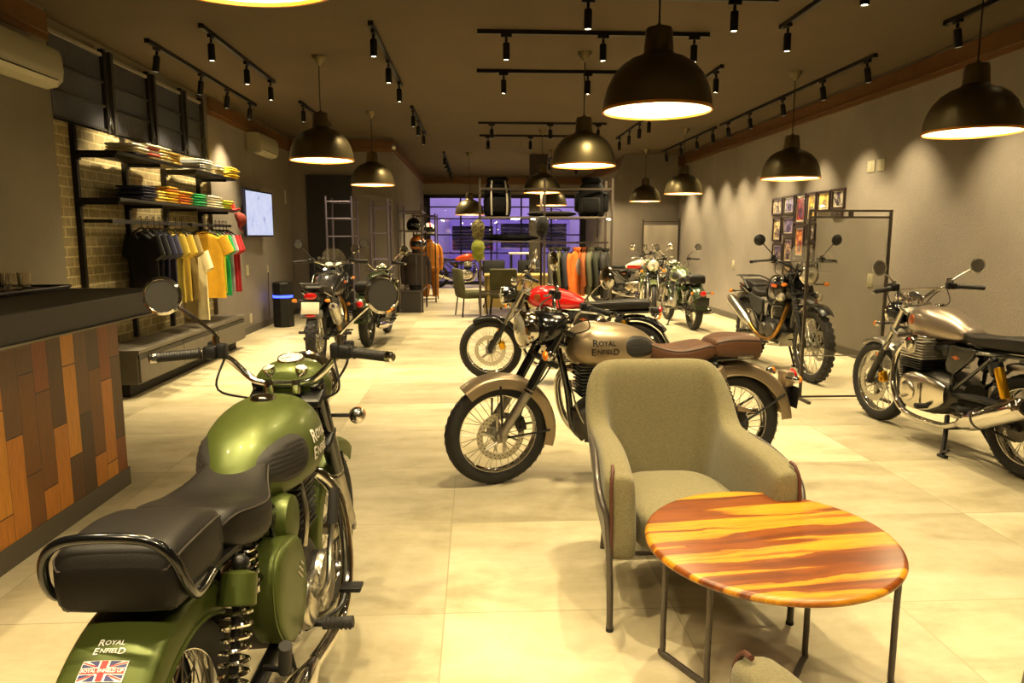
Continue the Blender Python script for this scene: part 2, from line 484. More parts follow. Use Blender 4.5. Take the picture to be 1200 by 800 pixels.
# ------------------------------------------------------------------ track lights
M_track = mat('black track metal', '0f0d0b', .5, .3)
M_led = mat('spot lens', 'fff0cf', .4, emit=30, ecol='ffe6b0')
SPOT_W = 270
def track(lab, a, b, ts, aim=(0, 0, -1), w=1.0, size=92):
    """rail from a to b on the ceiling, spots at fractions ts"""
    a = Vector((a[0], a[1], ZC)); b = Vector((b[0], b[1], ZC)); d = (b - a); Ln = d.length; u = d.normalized()
    t = thing('track_light', lab, 'track light', tuple((a + b) / 2), 0, 'ceiling track lights')
    c = (a + b) / 2
    Rz = Matrix.Rotation(math.atan2(u.y, u.x), 3, 'Z')
    m = MB(); m.box((0, 0, -.018), (Ln, .036, .036), 0, Rz)
    for s in (-1, 1): m.box(tuple(u * (s * (Ln / 2 + .004)) + Vector((0, 0, -.018))), (.014, .044, .042), 0, Rz)
    m.build('rail', M_track, t)
    A = Vector(aim).normalized()
    for k in ts:
        p = a + d * k - c
        m = MB(); m.box((p.x, p.y, -.05), (.10, .034, .03), .004, Rz); m.cyl((p.x, p.y, -.06), (p.x, p.y, -.10), .012, 10)
        q = Vector((p.x, p.y, -.105))
        m.lathe([(.02, 0), (.029, .006), (.031, .02), (.031, .145), (.027, .15), (.026, .135), (.024, .134)], tuple(q), tuple(A), 20)
        h = m.build('spot_head', M_track, t)
        l = MB(); l.lathe([(.002, .139), (.024, .139), (.024, .143), (.002, .146)], tuple(q), tuple(A), 16); l.build('lens', M_led, h)
        if True:
            ld = bpy.data.lights.new('spot_beam', 'SPOT'); ld.energy = SPOT_W * w; ld.color = (1, .80, .45); ld.spot_size = math.radians(size); ld.spot_blend = .9; ld.shadow_soft_size = .025
            lo = bpy.data.objects.new('spot_beam', ld); COL.objects.link(lo); lo.location = c + q + A * .155
            lo.rotation_euler = A.to_track_quat('-Z', 'Y').to_euler()
track('three-spot ceiling track nearest the camera running across the room', (.04, 6.71), (2.09, 6.71), (.12, .54, .94))
track('ceiling track across the room just behind the nearest crosswise one', (.04, 8.24), (2.05, 8.24), (.14, .60, .92))
track('crosswise ceiling track above the clothes rack, first of the far pair', (.07, 11.9), (2.10, 11.9), (.10, .56, .94))
track('crosswise ceiling track above the clothes rack, second of the far pair', (.1, 13.37), (2.1, 13.37), (.07, .45, .9), (0, 0, -1), 1.4, 110)
track('four-spot ceiling track along the dark shutters on the left wall', (-3.0, 7.15), (-3.0, 10.45), (.06, .40, .66, .93), (-.14, 0, -1), 1.3)
track('three-spot ceiling track in line with the left pendants, near the shutters', (-2.33, 6.65), (-2.33, 8.9), (.10, .55, .94))
track('short ceiling track partly hidden behind the pendant before the television', (-2.33, 10.2), (-2.33, 12.2), (.08, .9))
track('three-spot lengthwise ceiling track above the left motorcycles, the nearer', (-.87, 6.5), (-.87, 9.0), (.06, .50, .92))
track('three-spot lengthwise ceiling track above the left motorcycles, the middle one', (-.87, 10.5), (-.87, 13.2), (.08, .42, .85))
track('far lengthwise ceiling track of five spots near the purple window', (-.66, 16.0), (-.66, 21.2), (.05, .22, .45, .68, .92), (0, 0, -1), 1.5)
track('far lengthwise ceiling track seen behind the rack beside the raked pier', (1.75, 17.0), (1.75, 21.0), (.1, .4, .7, .95), (0, 0, -1), 1.5)
track('far lengthwise ceiling track close to the rear right cornice', (2.55, 15.2), (2.55, 19.2), (.1, .45, .85), (0, 0, -1), 1.6, 110)
track('lengthwise ceiling track of four spots left of the row along the right wall', (2.62, 7.9), (2.62, 9.6), (.1, .55, .93))
track('lengthwise ceiling track above the red motorcycle, the farther one', (2.62, 11.0), (2.62, 13.6), (.05, .3, .6, .92), (0, .12, -1), 1.5, 115)
track('ceiling track at the top edge above the right silver motorcycle, one spot showing', (2.64, 4.6), (2.64, 6.42), (.25, .93), (0, 0, -1), .75)
track('longest ceiling track along the right wall cornice with six spots', (3.98, 7.35), (3.98, 11.9), (.03, .24, .48, .73, .93), (.16, 0, -1), 1.25, 76)
track('far ceiling track along the right wall cornice behind the small pendants', (3.98, 12.2), (3.98, 15.6), (.04, .3, .6, .92), (.16, 0, -1), 1.25, 76)
track('ceiling track at the upper right corner close to the right wall', (3.98, 4.0), (3.98, 6.25), (.2, .55, .93), (.16, 0, -1), 1.1, 76)
track('crosswise ceiling track cut by the top edge with two glaring lamps', (.3, 5.72), (2.3, 5.72), (.28, .84))
track('unseen ceiling track added to light the seating corner', (.0, 3.3), (2.0, 3.3), (.1, .5, .9))  # added above the frame to light the chair and table
track('unseen ceiling track added to light the entrance end', (-2.2, 1.6), (-.2, 1.6), (.1, .5, .9))  # unseen, added for light on the near left side
track('unseen ceiling track added to light the front of the table', (.4, 1.5), (2.4, 1.5), (.2, .6, .95), (0, 0, -1), .7)  # added lamp row outside the view, for the table area
track('unseen ceiling track added to light the right motorcycle', (2.64, 2.2), (2.64, 4.2), (.2, .8), (0, 0, -1), .4)  # out of view, added to brighten the near right side
track('unseen ceiling track added behind the camera to light the rear fender and counter', (-2.2, -.6), (1.8, -.6), (.1, .35, .6, .9), (0, .55, -1), .7)  # added behind the camera, tilted forward to light fender and counter front
# the last tracks hang out of view, added to light the camera end
# ------------------------------------------------------------------ counter on the left
def plank_mat():
    t = NT('reclaimed wood planks'); v = t.coord('Object')
    X, Y, Z = t.sep(v)
    W = .118
    cy = t.math('DIVIDE', t.math('ADD', Y, 100), W); col = t.math('FLOOR', cy)
    w1 = t.n('TexWhiteNoise', noise_dimensions='1D'); t.L.new(col, w1.inputs['W'])
    zz = t.math('ADD', t.math('DIVIDE', t.math('ADD', Z, 10), .47), t.math('MULTIPLY', w1.outputs['Value'], 5.0))
    row = t.math('FLOOR', zz)
    w2 = t.n('TexWhiteNoise', noise_dimensions='2D'); t.L.new(t.comb(col, row, 0.0), w2.inputs['Vector'])
    base = t.ramp(w2.outputs['Value'], [(0, '5a3a1a'), (.18, '784a1e'), (.34, '4d341c'), (.48, '8a4a1a'), (.60, 'c47c28'), (.74, '6b4828'), (.82, 'd48f30'), (.93, 'a56424')], 'CONSTANT')
    g = t.noise(t.coord('Object', (9, 30, 2.2)), 3, 6, .7, 1.2)
    base = t.mix(.5, base, t.ramp(g, [(.3, '6e6e6e'), (.7, 'ffffff')]), 'MULTIPLY')
    e = t.math('MAXIMUM', t.math('GREATER_THAN', t.math('ABSOLUTE', t.math('SUBTRACT', t.math('FRACT', cy), .5)), .488), t.math('GREATER_THAN', t.math('ABSOLUTE', t.math('SUBTRACT', t.math('FRACT', zz), .5)), .494))
    t.set(Base_Color=t.mix(e, base, '1c120a'), Roughness=.5); t.bump(t.math('SUBTRACT', g, e), .25, .004); return t.m
c = thing('bar_counter', 'long bar counter clad in mixed brown and orange reclaimed planks, left foreground', 'counter', (-2.45, 3.0, 0))
M_top = mat('dark grey counter laminate', '1a1713', .55, 0, var=.08, vscale=15, bump=.05, bscale=60)
L = (-2.45, 3.0)
def lb(x0, x1, y0, y1, z0, z1, b=0): return bx(x0 - L[0], x1 - L[0], y0 - L[1], y1 - L[1], z0, z1, b)
lb(-3.0, -2.08, 1.0, 4.22, 0.0, 1.02).build('carcass', M_top, c, smooth=False)
lb(-2.08, -2.055, .98, 4.235, .105, 1.02).build('plank_cladding', plank_mat(), c, smooth=False)
lb(-2.085, -2.05, .98, 4.25, 0, .105).build('kickboard', mat('grey kickboard', '4c463c', .5), c, smooth=False)
tp = thing('counter_top', 'thick dark grey worktop slab lying on the plank clad counter', 'worktop', (-2.45, 3.0, 1.02))
bx(-.68, .60, -2.0, 1.46, 0, .125).build('slab', M_top, tp, bevel=.004)
lb(-.6+L[0], .62+L[0], -2.01+L[1], 1.468+L[1], -.006, 0).build('edge_strip', mat('thin light edge strip', '6e6550', .5), tp, smooth=False)
# tray and glasses
tr = thing('serving_tray', 'flat black tray holding drinking glasses on the counter', 'tray', (-2.62, 4.05, 1.147))
bx(-.24, .24, -.34, .34, 0, .012, .005).build('tray_base', mat('black tray', '0d0c0b', .35), tr)
m = MB()
for a, b_ in (((-.24, -.34), (.24, -.34)), ((.24, -.34), (.24, .34)), ((.24, .34), (-.24, .34)), ((-.24, .34), (-.24, -.34))): m.tube([(a[0], a[1], .016), (b_[0], b_[1], .016)], .009, 8)
m.build('tray_rim', MATS['black tray'], tr)
M_tumbler = mat('clear tumbler glass', 'fbf6ea', .03, 0, trans=1, spec=.5)
first = None
for i in range(3):
    for j in range(5):
        p = (-2.80 + i * .115 + (j % 2) * .02, 3.82 + j * .115, 1.160)
        if first is None:
            m = MB(); m.lathe([(.026, 0), (.030, .004), (.036, .09), (.0345, .09), (.029, .012), (.002, .010)], seg=20, cap=True)
            first = m.build('drinking_glass', M_tumbler); first.location = p
            tag(first, 'clear tumbler among the upturned glasses on the black tray on the bar', 'glass', 'tumblers on the tray')
        else:
            o = first.copy(); COL.objects.link(o); o.location = p

# ------------------------------------------------------------------ low drawer bench
b = thing('drawer_bench', 'long low grey drawer bench floating under the clothes rack', 'bench', (-3.2, 8.12, 0))
M_bench = mat('grey bench laminate', '5d564c', .55, 0, var=.06)
bx(-.22, .15, -1.52, 1.52, .12, .40).build('carcass', M_bench, b, bevel=.003)
bx(-.22, .175, -1.53, 1.53, .40, .435).build('bench_top', M_bench, b, bevel=.003)
for i in range(3):
    y0 = -1.51 + i * 1.007
    dr = bx(.15, .17, y0 + .006, y0 + 1.001, .135, .345).build('drawer', M_bench, b, bevel=.003)
    bx(.15, .165, y0 + .006, y0 + 1.001, .352, .39).build('handle_rail', mat('dark finger pull', '2b2721', .5), dr, smooth=False)
bx(-.2, .05, -1.48, 1.48, 0, .12).build('plinth', mat('dark plinth', '1b1815', .7), b, smooth=False)

# ------------------------------------------------------------------ metal shutters above the brick
M_shut = NT('dark perforated sheet')
v = M_shut.coord('Object'); X_, Y_, Z_ = M_shut.sep(v)
wv = M_shut.math('SINE', M_shut.math('MULTIPLY', Y_, 210.0))
M_shut.set(Base_Color=M_shut.ramp(wv, [(.2, '3f4049'), (.8, '5b5d69')]), Roughness=.5, Metallic=.5); M_shut.bump(wv, .4, .006); M_shut = M_shut.m
M_shfr = mat('dark shutter frame', '1d1b1a', .55, .3)
ys = [6.33, 7.28, 7.42, 8.22, 8.36, 9.1, 9.22, 9.74]
labs = ['dark perforated shutter panel above the bricks, nearest the left air conditioner', 'dark perforated shutter panel above the bricks, second from the left air conditioner',
        'dark perforated shutter panel above the bricks, third from the left air conditioner', 'dark perforated shutter panel above the bricks, next to the orange cornice end']
for i in range(4):
    y0, y1 = ys[2 * i], ys[2 * i + 1]; yc = (y0 + y1) / 2; h = (y1 - y0) / 2
    t = thing('shutter_panel', labs[i], 'shutter', (XL - .05, yc, 2.41), 0, 'shutter panels over the brick')
    bx(-.05, -.02, -h, h, .02, .72).build('sheet', M_shut, t, smooth=False)
    m = MB()
    for yy in (-h, h): m.box((-.01, yy, .39), (.05, .05, .76))
    for zz in (.03, .25, .47): m.box((-.012, 0, zz), (.035, 2 * h, .022))
    m.build('frame', M_shfr, t, smooth=False)
    bx(-.03, .005, -h, h, .70, .73).build('top_rail', mat('pale rail', '8b8578', .5), t, smooth=False)
    m = MB(); m.tube(crv([(.025, h - .02, .74), (.03, h - .02, .3), (.035, h, .12), (.03, h + .03, .05), (.03, h + .015, .13), (.03, h - .03, .06), (.03, h - .01, .15)], 5), .007, 6); m.build('pull_cord', wire, t)

# ------------------------------------------------------------------ wall rack with shelves
r = thing('wall_clothes_rack', 'black wall rack with shelves and hanging rails on the brick wall', 'rack', (-3.3, 8.2, 0))
M_rack = mat('black rack steel', '1a1715', .45, .4)
def rl(x0, x1, y0, y1, z0, z1, b=0): return bx(x0 + 3.3, x1 + 3.3, y0 - 8.2, y1 - 8.2, z0, z1, b)
for y in (6.6, 7.5, 8.4, 9.42): rl(-3.475, -3.425, y - .02, y + .02, .44, 2.41).build('post', M_rack, r, smooth=False)
for y0, y1, z in ((6.58, 8.0, 2.185), (8.38, 9.72, 2.185), (6.58, 9.72, 1.785)):
    s = rl(-3.42, -3.08, y0, y1, z - .03, z, .003).build('shelf', M_rack, r)
    for y in (6.6, 7.5, 8.4, 9.42):
        if y0 - .05 <= y <= y1:
            m = MB(); m.box((-3.27 + 3.3, y - 8.2, z - .045), (.34, .02, .03)); m.box((-3.42 + 3.3, y - 8.2, z - .045), (.03, .05, .07)); m.build('bracket', M_rack, s, smooth=False)
for y0, y1 in ((6.58, 8.25), (8.38, 9.7)):
    h = rl(-3.19, -3.16, y0, y1, 1.565, 1.60).build('hanging_rail', M_rack, r, smooth=False)
    for y in (y0 + .05, y1 - .05): MB().box((-3.31 + 3.3, y - 8.2, 1.585), (.26, .02, .03)).build('rail_bracket', M_rack, h, smooth=False)


def cloth(n, c, var=.12): return mat('cloth ' + n, c, .92, 0, var=var, vscale=9, bump=.25, bscale=26, sheen=.0)
def folded(c, w, d, h, lab, grp, x, y, z, i):
    m = MB(); e = 2.6
    R = []
    # a folded shirt: rounded front edge, layered; loft along y (width)
    ny = 7
    for k in range(ny):
        u = k / (ny - 1) * 2 - 1
        s = (1 - abs(u) ** 6 * .12)
        R.append([((d / 2) * s * sgp(math.cos(2 * PI * q / 16), .5) + random.uniform(-.002, .002), u * w / 2, h / 2 + h / 2 * s * sgp(math.sin(2 * PI * q / 16), .65) * (1 + .1 * math.sin(5 * u + i))) for q in range(16)])
    m.rings(R)
    # fold line: lighter inner layer
    m.tube([(d / 2 - .004, -w / 2 + .01, h * .5), (d / 2 - .002, 0, h * .52), (d / 2 - .004, w / 2 - .01, h * .5)], h * .16, 6)
    o = m.build('folded_shirt', cloth(c[0], c[1])); o.location = (x, y, z); o.rotation_euler = (0, 0, random.uniform(-.05, .05))
    return tag(o, lab, 'folded shirt', grp)
STK = [ # y, z, width, colours, descriptor
 (7.10, 2.185, .30, [('navy', '181726'), ('cream', 'd9cfae'), ('cream', 'd9cfae'), ('white', 'e4dfd0')], 'pale folded t-shirt in the first stack of the upper left shelf'),
 (7.40, 2.185, .27, [('cream', 'd9cfae'), ('rose', 'a8453c'), ('white', 'e4dfd0'), ('rose', 'a8453c'), ('cream', 'd9cfae')], 'red and white folded t-shirt in the second stack of the upper left shelf'),
 (7.68, 2.185, .27, [('cream', 'd9cfae'), ('straw', 'cdb46a'), ('cream', 'd9cfae'), ('straw', 'cdb46a'), ('cream', 'd9cfae')], 'straw yellow folded t-shirt in the third stack of the upper left shelf'),
 (7.95, 2.185, .26, [('straw', 'cdb46a'), ('mustard', 'b8902c'), ('straw', 'cdb46a'), ('mustard', 'b8902c')], 'mustard folded t-shirt at the right end of the upper left shelf'),
 (8.85, 2.185, .40, [('white', 'e4dfd0'), ('grey', '8a8a8c'), ('white', 'e4dfd0'), ('lightblue', 'a9b2b8'), ('white', 'e4dfd0')], 'white folded t-shirt in the first stack of the upper right shelf'),
 (9.35, 2.185, .34, [('cream', 'd9cfae'), ('straw', 'cdb46a'), ('cream', 'd9cfae'), ('white', 'e4dfd0')], 'cream folded t-shirt in the middle stack of the upper right shelf'),
 (9.85, 2.185, .36, [('yellow', 'd8b323'), ('yellow', 'd8b323'), ('lemon', 'e2c84a'), ('yellow', 'd8b323'), ('lemon', 'e2c84a')], 'bright yellow folded t-shirt at the right end of the upper right shelf'),
 (7.24, 1.785, .30, [('navy', '23223a'), ('indigo', '1f1e3c'), ('navy', '23223a'), ('indigo', '1f1e3c'), ('navy', '23223a')], 'navy folded t-shirt in the first stack of the long middle shelf'),
 (7.46, 1.785, .30, [('straw', 'cdb46a'), ('lemon', 'e2c84a'), ('straw', 'cdb46a'), ('lemon', 'e2c84a')], 'pale yellow folded t-shirt beside the navy stack on the middle shelf'),
 (7.80, 1.785, .30, [('mustard', 'b8902c'), ('yellow', 'd8b323'), ('mustard', 'b8902c'), ('yellow', 'd8b323'), ('orange', 'c4751f'), ('mustard', 'b8902c')], 'golden folded t-shirt in the tall third stack of the middle shelf'),
 (8.17, 1.785, .32, [('orange', 'c4751f'), ('rust', '9a4b1f'), ('orange', 'c4751f'), ('orange', 'c4751f'), ('mustard', 'b8902c')], 'orange folded t-shirt left of the green stack on the middle shelf'),
 (8.58, 1.785, .36, [('green', '16894a'), ('green', '16894a'), ('green', '16894a'), ('green', '16894a'), ('green', '16894a')], 'emerald green folded t-shirt in the only green stack on the middle shelf'),
 (9.08, 1.785, .48, [('cream', 'd9cfae'), ('white', 'e4dfd0'), ('cream', 'd9cfae'), ('white', 'e4dfd0'), ('cream', 'd9cfae')], 'white and cream folded t-shirt right of the green stack'),
 (9.60, 1.785, .42, [('lime', 'a6c02c'), ('lemon', 'e2c84a'), ('lime', 'a6c02c'), ('lemon', 'e2c84a')], 'lime folded t-shirt beside the red caps on the middle shelf'),
]
for y, z, w, cols, lab in STK:
    zz = z + .001
    for i, cc in enumerate(cols):
        h = .028
        folded(cc, w * .93, .29, h, lab, lab.replace('folded t-shirt', 'shirts'), -3.225 + random.uniform(-.008, .012), 6.6 + (y - 6.6) * .955 + random.uniform(-.01, .01), zz, i); zz += h + .0004

def cap_obj(name, c, lab, loc, rot, band=None):
    t = bpy.data.objects.new(name, None); COL.objects.link(t); t.location = loc; t.rotation_euler = rot; tag(t, lab, 'cap')
    m = MB(); R = []
    for i in range(8):
        a = i / 7 * PI / 2 * .98; q = math.cos(a)
        R.append([(.098 * q * math.cos(2 * PI * k / 24), .085 * q * math.sin(2 * PI * k / 24), .118 * math.sin(a) ** .9) for k in range(24)])
    m.rings(R); m.sphere((0, 0, .118), .009, 8)
    m.build('crown', c, t)
    m = MB(); R = []
    for i in range(9):
        a = (i / 8 - .5) * 2.1; s = math.cos(a * .75)
        x0, y0 = .095 * math.cos(a), .083 * math.sin(a)
        x1, y1 = x0 + .075 * max(s, .1), y0 * 1.06
        dz = -.018 * (y0 / .08) ** 2
        R.append([(x0, y0, .006 + dz * .6), (x1, y1, dz), (x1, y1, dz - .004), (x0, y0, 0 + dz * .6)])
    m.rings(R); m.build('brim', band or c, t)
    return t
cap_obj('baseball_cap', cloth('cap red', 'b01f1a'), 'red cap at the right end of the middle shelf', (-3.16, 9.58, 1.79), (0, -.1, .1))
cap_obj('baseball_cap', cloth('cap maroon', '6e2014'), 'brown red cap hanging below the red cap at the end of the shelf', (-3.10, 9.77, 1.66), (0, 1.2, .1))

# ------------------------------------------------------------------ hanging t-shirts
def tshirt(y, c, lab, drop=0, scale=1, x=-3.16, ln=.70, rz=-.6):
    t = thing('hanging_shirt', lab, 'shirt', (x, y, 1.563 - drop), rz, 'shirts on the wall rack')
    mt = cloth(c[0], c[1]); S = scale
    sh = -.085
    st = [(0, .075, .045), (-.012, .12, .05), (-.05, .205, .055), (-.10, .235, .058), (-.16, .235, .058), (-.24, .225, .055), (-.45, .222, .052), (-ln, .228, .05)]
    m = MB(); R = []; ph = random.uniform(0, 6)
    N = 40; zs = 16
    for i in range(zs + 1):
        z = -ln * i / zs if i > 4 else [0, -.012, -.05, -.10, -.16][i]
        a = interp(sorted([(-s[0], s[1], s[2]) for s in st]), -z)
        hw, th = a[1] * S, a[2] * .55
        wv = min(1, -z / .4) * .012
        R.append([(hw * sgp(math.cos(2 * PI * k / N), .75), th * sgp(math.sin(2 * PI * k / N), .8) + wv * math.sin(7 * math.cos(2 * PI * k / N) + ph), sh + z) for k in range(N)])
    m.rings(R); m.build('body', mt, t)
    for s in (-1, 1):
        m = MB(); a0 = V(s * .19 * S, 0, sh - .045); a1 = V(s * .275 * S, .0, sh - .225)
        R = []
        for k in range(6):
            u = k / 5; p = a0.lerp(a1, u); q = V(s * .45, 0, 1 * .35).normalized() if False else (a1 - a0).normalized().cross(V(0, 1, 0)).normalized()
            w_ = .085 - .008 * u; th = .028
            R.append([p + q * (w_ * math.cos(2 * PI * j / 16)) + V(0, 1, 0) * (th * math.sin(2 * PI * j / 16)) for j in range(16)])
        m.rings(R); m.build('sleeve', mt, t)
    m = MB(); m.tube(crv([(-.075, 0, sh + .004), (-.04, -.03, sh - .03), (.0, -.036, sh - .05), (.04, -.03, sh - .03), (.075, 0, sh + .004), (.04, .03, sh + .015), (0, .036, sh + .02), (-.04, .03, sh + .015)], 4, True), .008, 6, closed=True); m.build('collar', mt, t)
    m = MB(); m.tube(crv([(-.19, 0, sh - .03), (-.08, 0, sh + .03), (0, 0, sh + .05), (.08, 0, sh + .03), (.19, 0, sh - .03)], 5), .009, 8)
    m.tube(crv([(0, 0, sh + .05), (0, 0, .035), (.008, 0, .062), (.0, 0, .078), (-.02, 0, .066), (-.026, 0, .045)], 5), .0035, 6); m.build('hanger', blk, t)
    return t
tshirt(7.12, ('black', '0c0b10'), 'black t-shirt at the left end of the hanging rail')
tshirt(7.26, ('navyblack', '0f0e18'), 'very dark navy t-shirt second on the hanging rail')
tshirt(7.4, ('indigo', '1f1e3c'), 'navy blue t-shirt third on the hanging rail')
tshirt(7.53, ('slate', '2a2940'), 'slate blue t-shirt just left of the olive yellow ones')
tshirt(7.72, ('olivegold', '9b8529'), 'olive yellow t-shirt right of the blue ones')
tshirt(7.92, ('oldgold', 'a58a2a'), 'mustard t-shirt in the middle of the left rail')
tshirt(8.08, ('khaki', '7b6a3c'), 'khaki brown t-shirt at the end of the left rail')
tshirt(8.34, ('ecru', 'e3d7a8'), 'cream t-shirt hanging lower than the rest behind the chrome mirror', drop=.17, scale=1.0, ln=.78)
tshirt(8.68, ('gold', 'b98c14'), 'large golden yellow t-shirt first on the right rail', ln=.74, scale=1.08, rz=-.1)
tshirt(8.86, ('yellow', 'd8b323'), 'yellow t-shirt directly behind the golden one', ln=.72)
tshirt(9.0, ('lime', 'a6c02c'), 'lime green t-shirt between the yellow and the green ones')
tshirt(9.12, ('green', '16894a'), 'green t-shirt left of the grey one on the right rail', ln=.74)
tshirt(9.25, ('grey', '8a8a8c'), 'grey t-shirt between the green and red ones')
tshirt(9.38, ('red', 'a3161c'), 'red t-shirt right of the grey one')
tshirt(9.5, ('darkred', '8c1218'), 'dark red t-shirt at the right end of the rail', ln=.72)

# ------------------------------------------------------------------ air conditioners
def aircon(loc, ln, lab):
    t = thing('air_conditioner', lab, 'air conditioner', loc)
    prof = [(0, .02), (.10, 0), (.17, .015), (.215, .06), (.228, .13), (.222, .24), (.205, .285), (.18, .30), (0, .30)]
    m = MB(); m.rings([[(a, -ln / 2, b_) for a, b_ in prof], [(a, ln / 2, b_) for a, b_ in prof]]); m.build('casing', mat('ivory air conditioner plastic', '8f8a76', .45), t, bevel=.012)
    m = MB(); m.rings([[(a, y, b_) for a, b_ in [(.12, -.004), (.2, .02), (.2175, .05), (.222, .05), (.205, .012), (.122, -.012)]] for y in (-ln / 2 + .04, ln / 2 - .08)]); m.build('louver', mat('cream flap', 'b9b49c', .45), t)
    m = MB(); m.box((.2175, -0.02, .055), (.012, ln - .14, .007)); m.build('outlet_gap', blk_matte, t, smooth=False)
aircon((XL, 5.58, 2.585), .98, 'large wall air conditioner cut by the left edge above the counter')
aircon((XL, 11.85, 2.70), .98, 'smaller looking wall air conditioner above and left of the television')
# ------------------------------------------------------------------ television
t = thing('television', 'flat television showing a pale blue picture on the left wall', 'television', (XL + .13, 11.38, 1.79), math.radians(-3))
bx(-.02, .02, -.60, .60, -.345, .345, .008).build('bezel', mat('blue black bezel', '12142e', .25), t)
s = NT('television picture'); v = s.coord('Object'); X_, Y_, Z_ = s.sep(v)
n = s.noise(s.coord('Object', (1, 2.6, 2.6)), 2.2, 5, .6, .8)
pic = s.ramp(n, [(.30, '30365a'), (.335, '8f9ad0'), (.37, 'cdd4f2'), (.7, 'dfe2fa')])
s.set(Base_Color=(0, 0, 0, 1), Emission_Color=pic, Emission_Strength=1.1, Roughness=.2)
bx(.02, .0225, -.565, .565, -.32, .32).build('screen', s.m, t, smooth=False)
m = MB(); m.box((-.075, 0, 0), (.112, .2, .2)); m.build('wall_bracket', blk_satin, t)
# ------------------------------------------------------------------ bin with glowing band
t = thing('litter_bin', 'black two-part bin with a glowing blue band by the left wall', 'bin', (-3.12, 11.9, 0))
m = MB(); m.lathe([(.002, 0), (.16, 0), (.168, .01), (.165, .46), (.16, .475), (.002, .475)], seg=8); m.build('body', blk_satin, t, ang=20)
m = MB(); m.lathe([(.155, .475), (.157, .515), (.002, .515)], seg=24); m.build('light_band', mat('blue led band', '2a3cff', .3, emit=9, ecol='2b3dff'), t)
m = MB(); m.lathe([(.165, .515), (.165, .70), (.15, .72), (.1, .73), (.002, .73)], seg=8); m.build('top_section', blk_satin, t, ang=20)
# ------------------------------------------------------------------ switches and sockets
def plate(name, loc, nx, w, h, lab, cat, keys=2):
    t = thing(name, lab, cat, loc, 0 if nx > 0 else PI)
    bx(0, .009, -w / 2, w / 2, -h / 2, h / 2, .003).build('cover_plate', mat('ivory switch plastic', 'aaa288', .4), t)
    for k in range(keys):
        yy = (k - (keys - 1) / 2) * w * .42
        bx(.009, .013, yy - w * .17, yy + w * .17, -h * .3, h * .3, .002).build('rocker', mat('ivory switch plastic', 'aaa288', .4), t)
plate('wall_plate', (XR, 8.33, 2.245), -1, .15, .13, 'square white wall plate under the right cornice, the left of a pair', 'wall plate', 1)
plate('wall_plate', (XR, 8.12, 2.245), -1, .15, .13, 'square white wall plate under the right cornice, the right of a pair', 'wall plate', 1)
plate('light_switch', (XR, 8.18, .95), -1, .12, .15, 'white light switch on the right wall behind the clear panel', 'switch', 2)
plate('light_switch', (XR, 12.68, .96), -1, .10, .15, 'small pale switch on the right wall behind the motorcycle mirror', 'switch', 1)
plate('light_switch', (XR, 12.74, 2.24), -1, .05, .10, 'tiny pale sensor plate high on the right wall between two light pools', 'switch', 1)
plate('light_switch', (XL, 13.5, 2.15), 1, .09, .24, 'narrow white plate high on the left wall right of the television', 'switch', 1)
plate('power_socket', (XL, 12.15, .92), 1, .10, .12, 'small wall socket above the black bin', 'socket', 1)
plate('power_socket', (XL, 11.1, .95), 1, .12, .16, 'grey blank wall plate below the television', 'socket', 1)
plate('power_socket', (XL, 11.15, .22), 1, .12, .14, 'low wall socket right of the drawer bench end', 'socket', 1)
m = MB(); m.tube(crv([(XL + .02, 12.13, .87), (XL + .02, 12.1, .5), (XL + .03, 12.05, .12)], 5), .006, 6); tag(m.build('power_cable', wire), 'thin black cable running down from the socket behind the bin', 'cable')
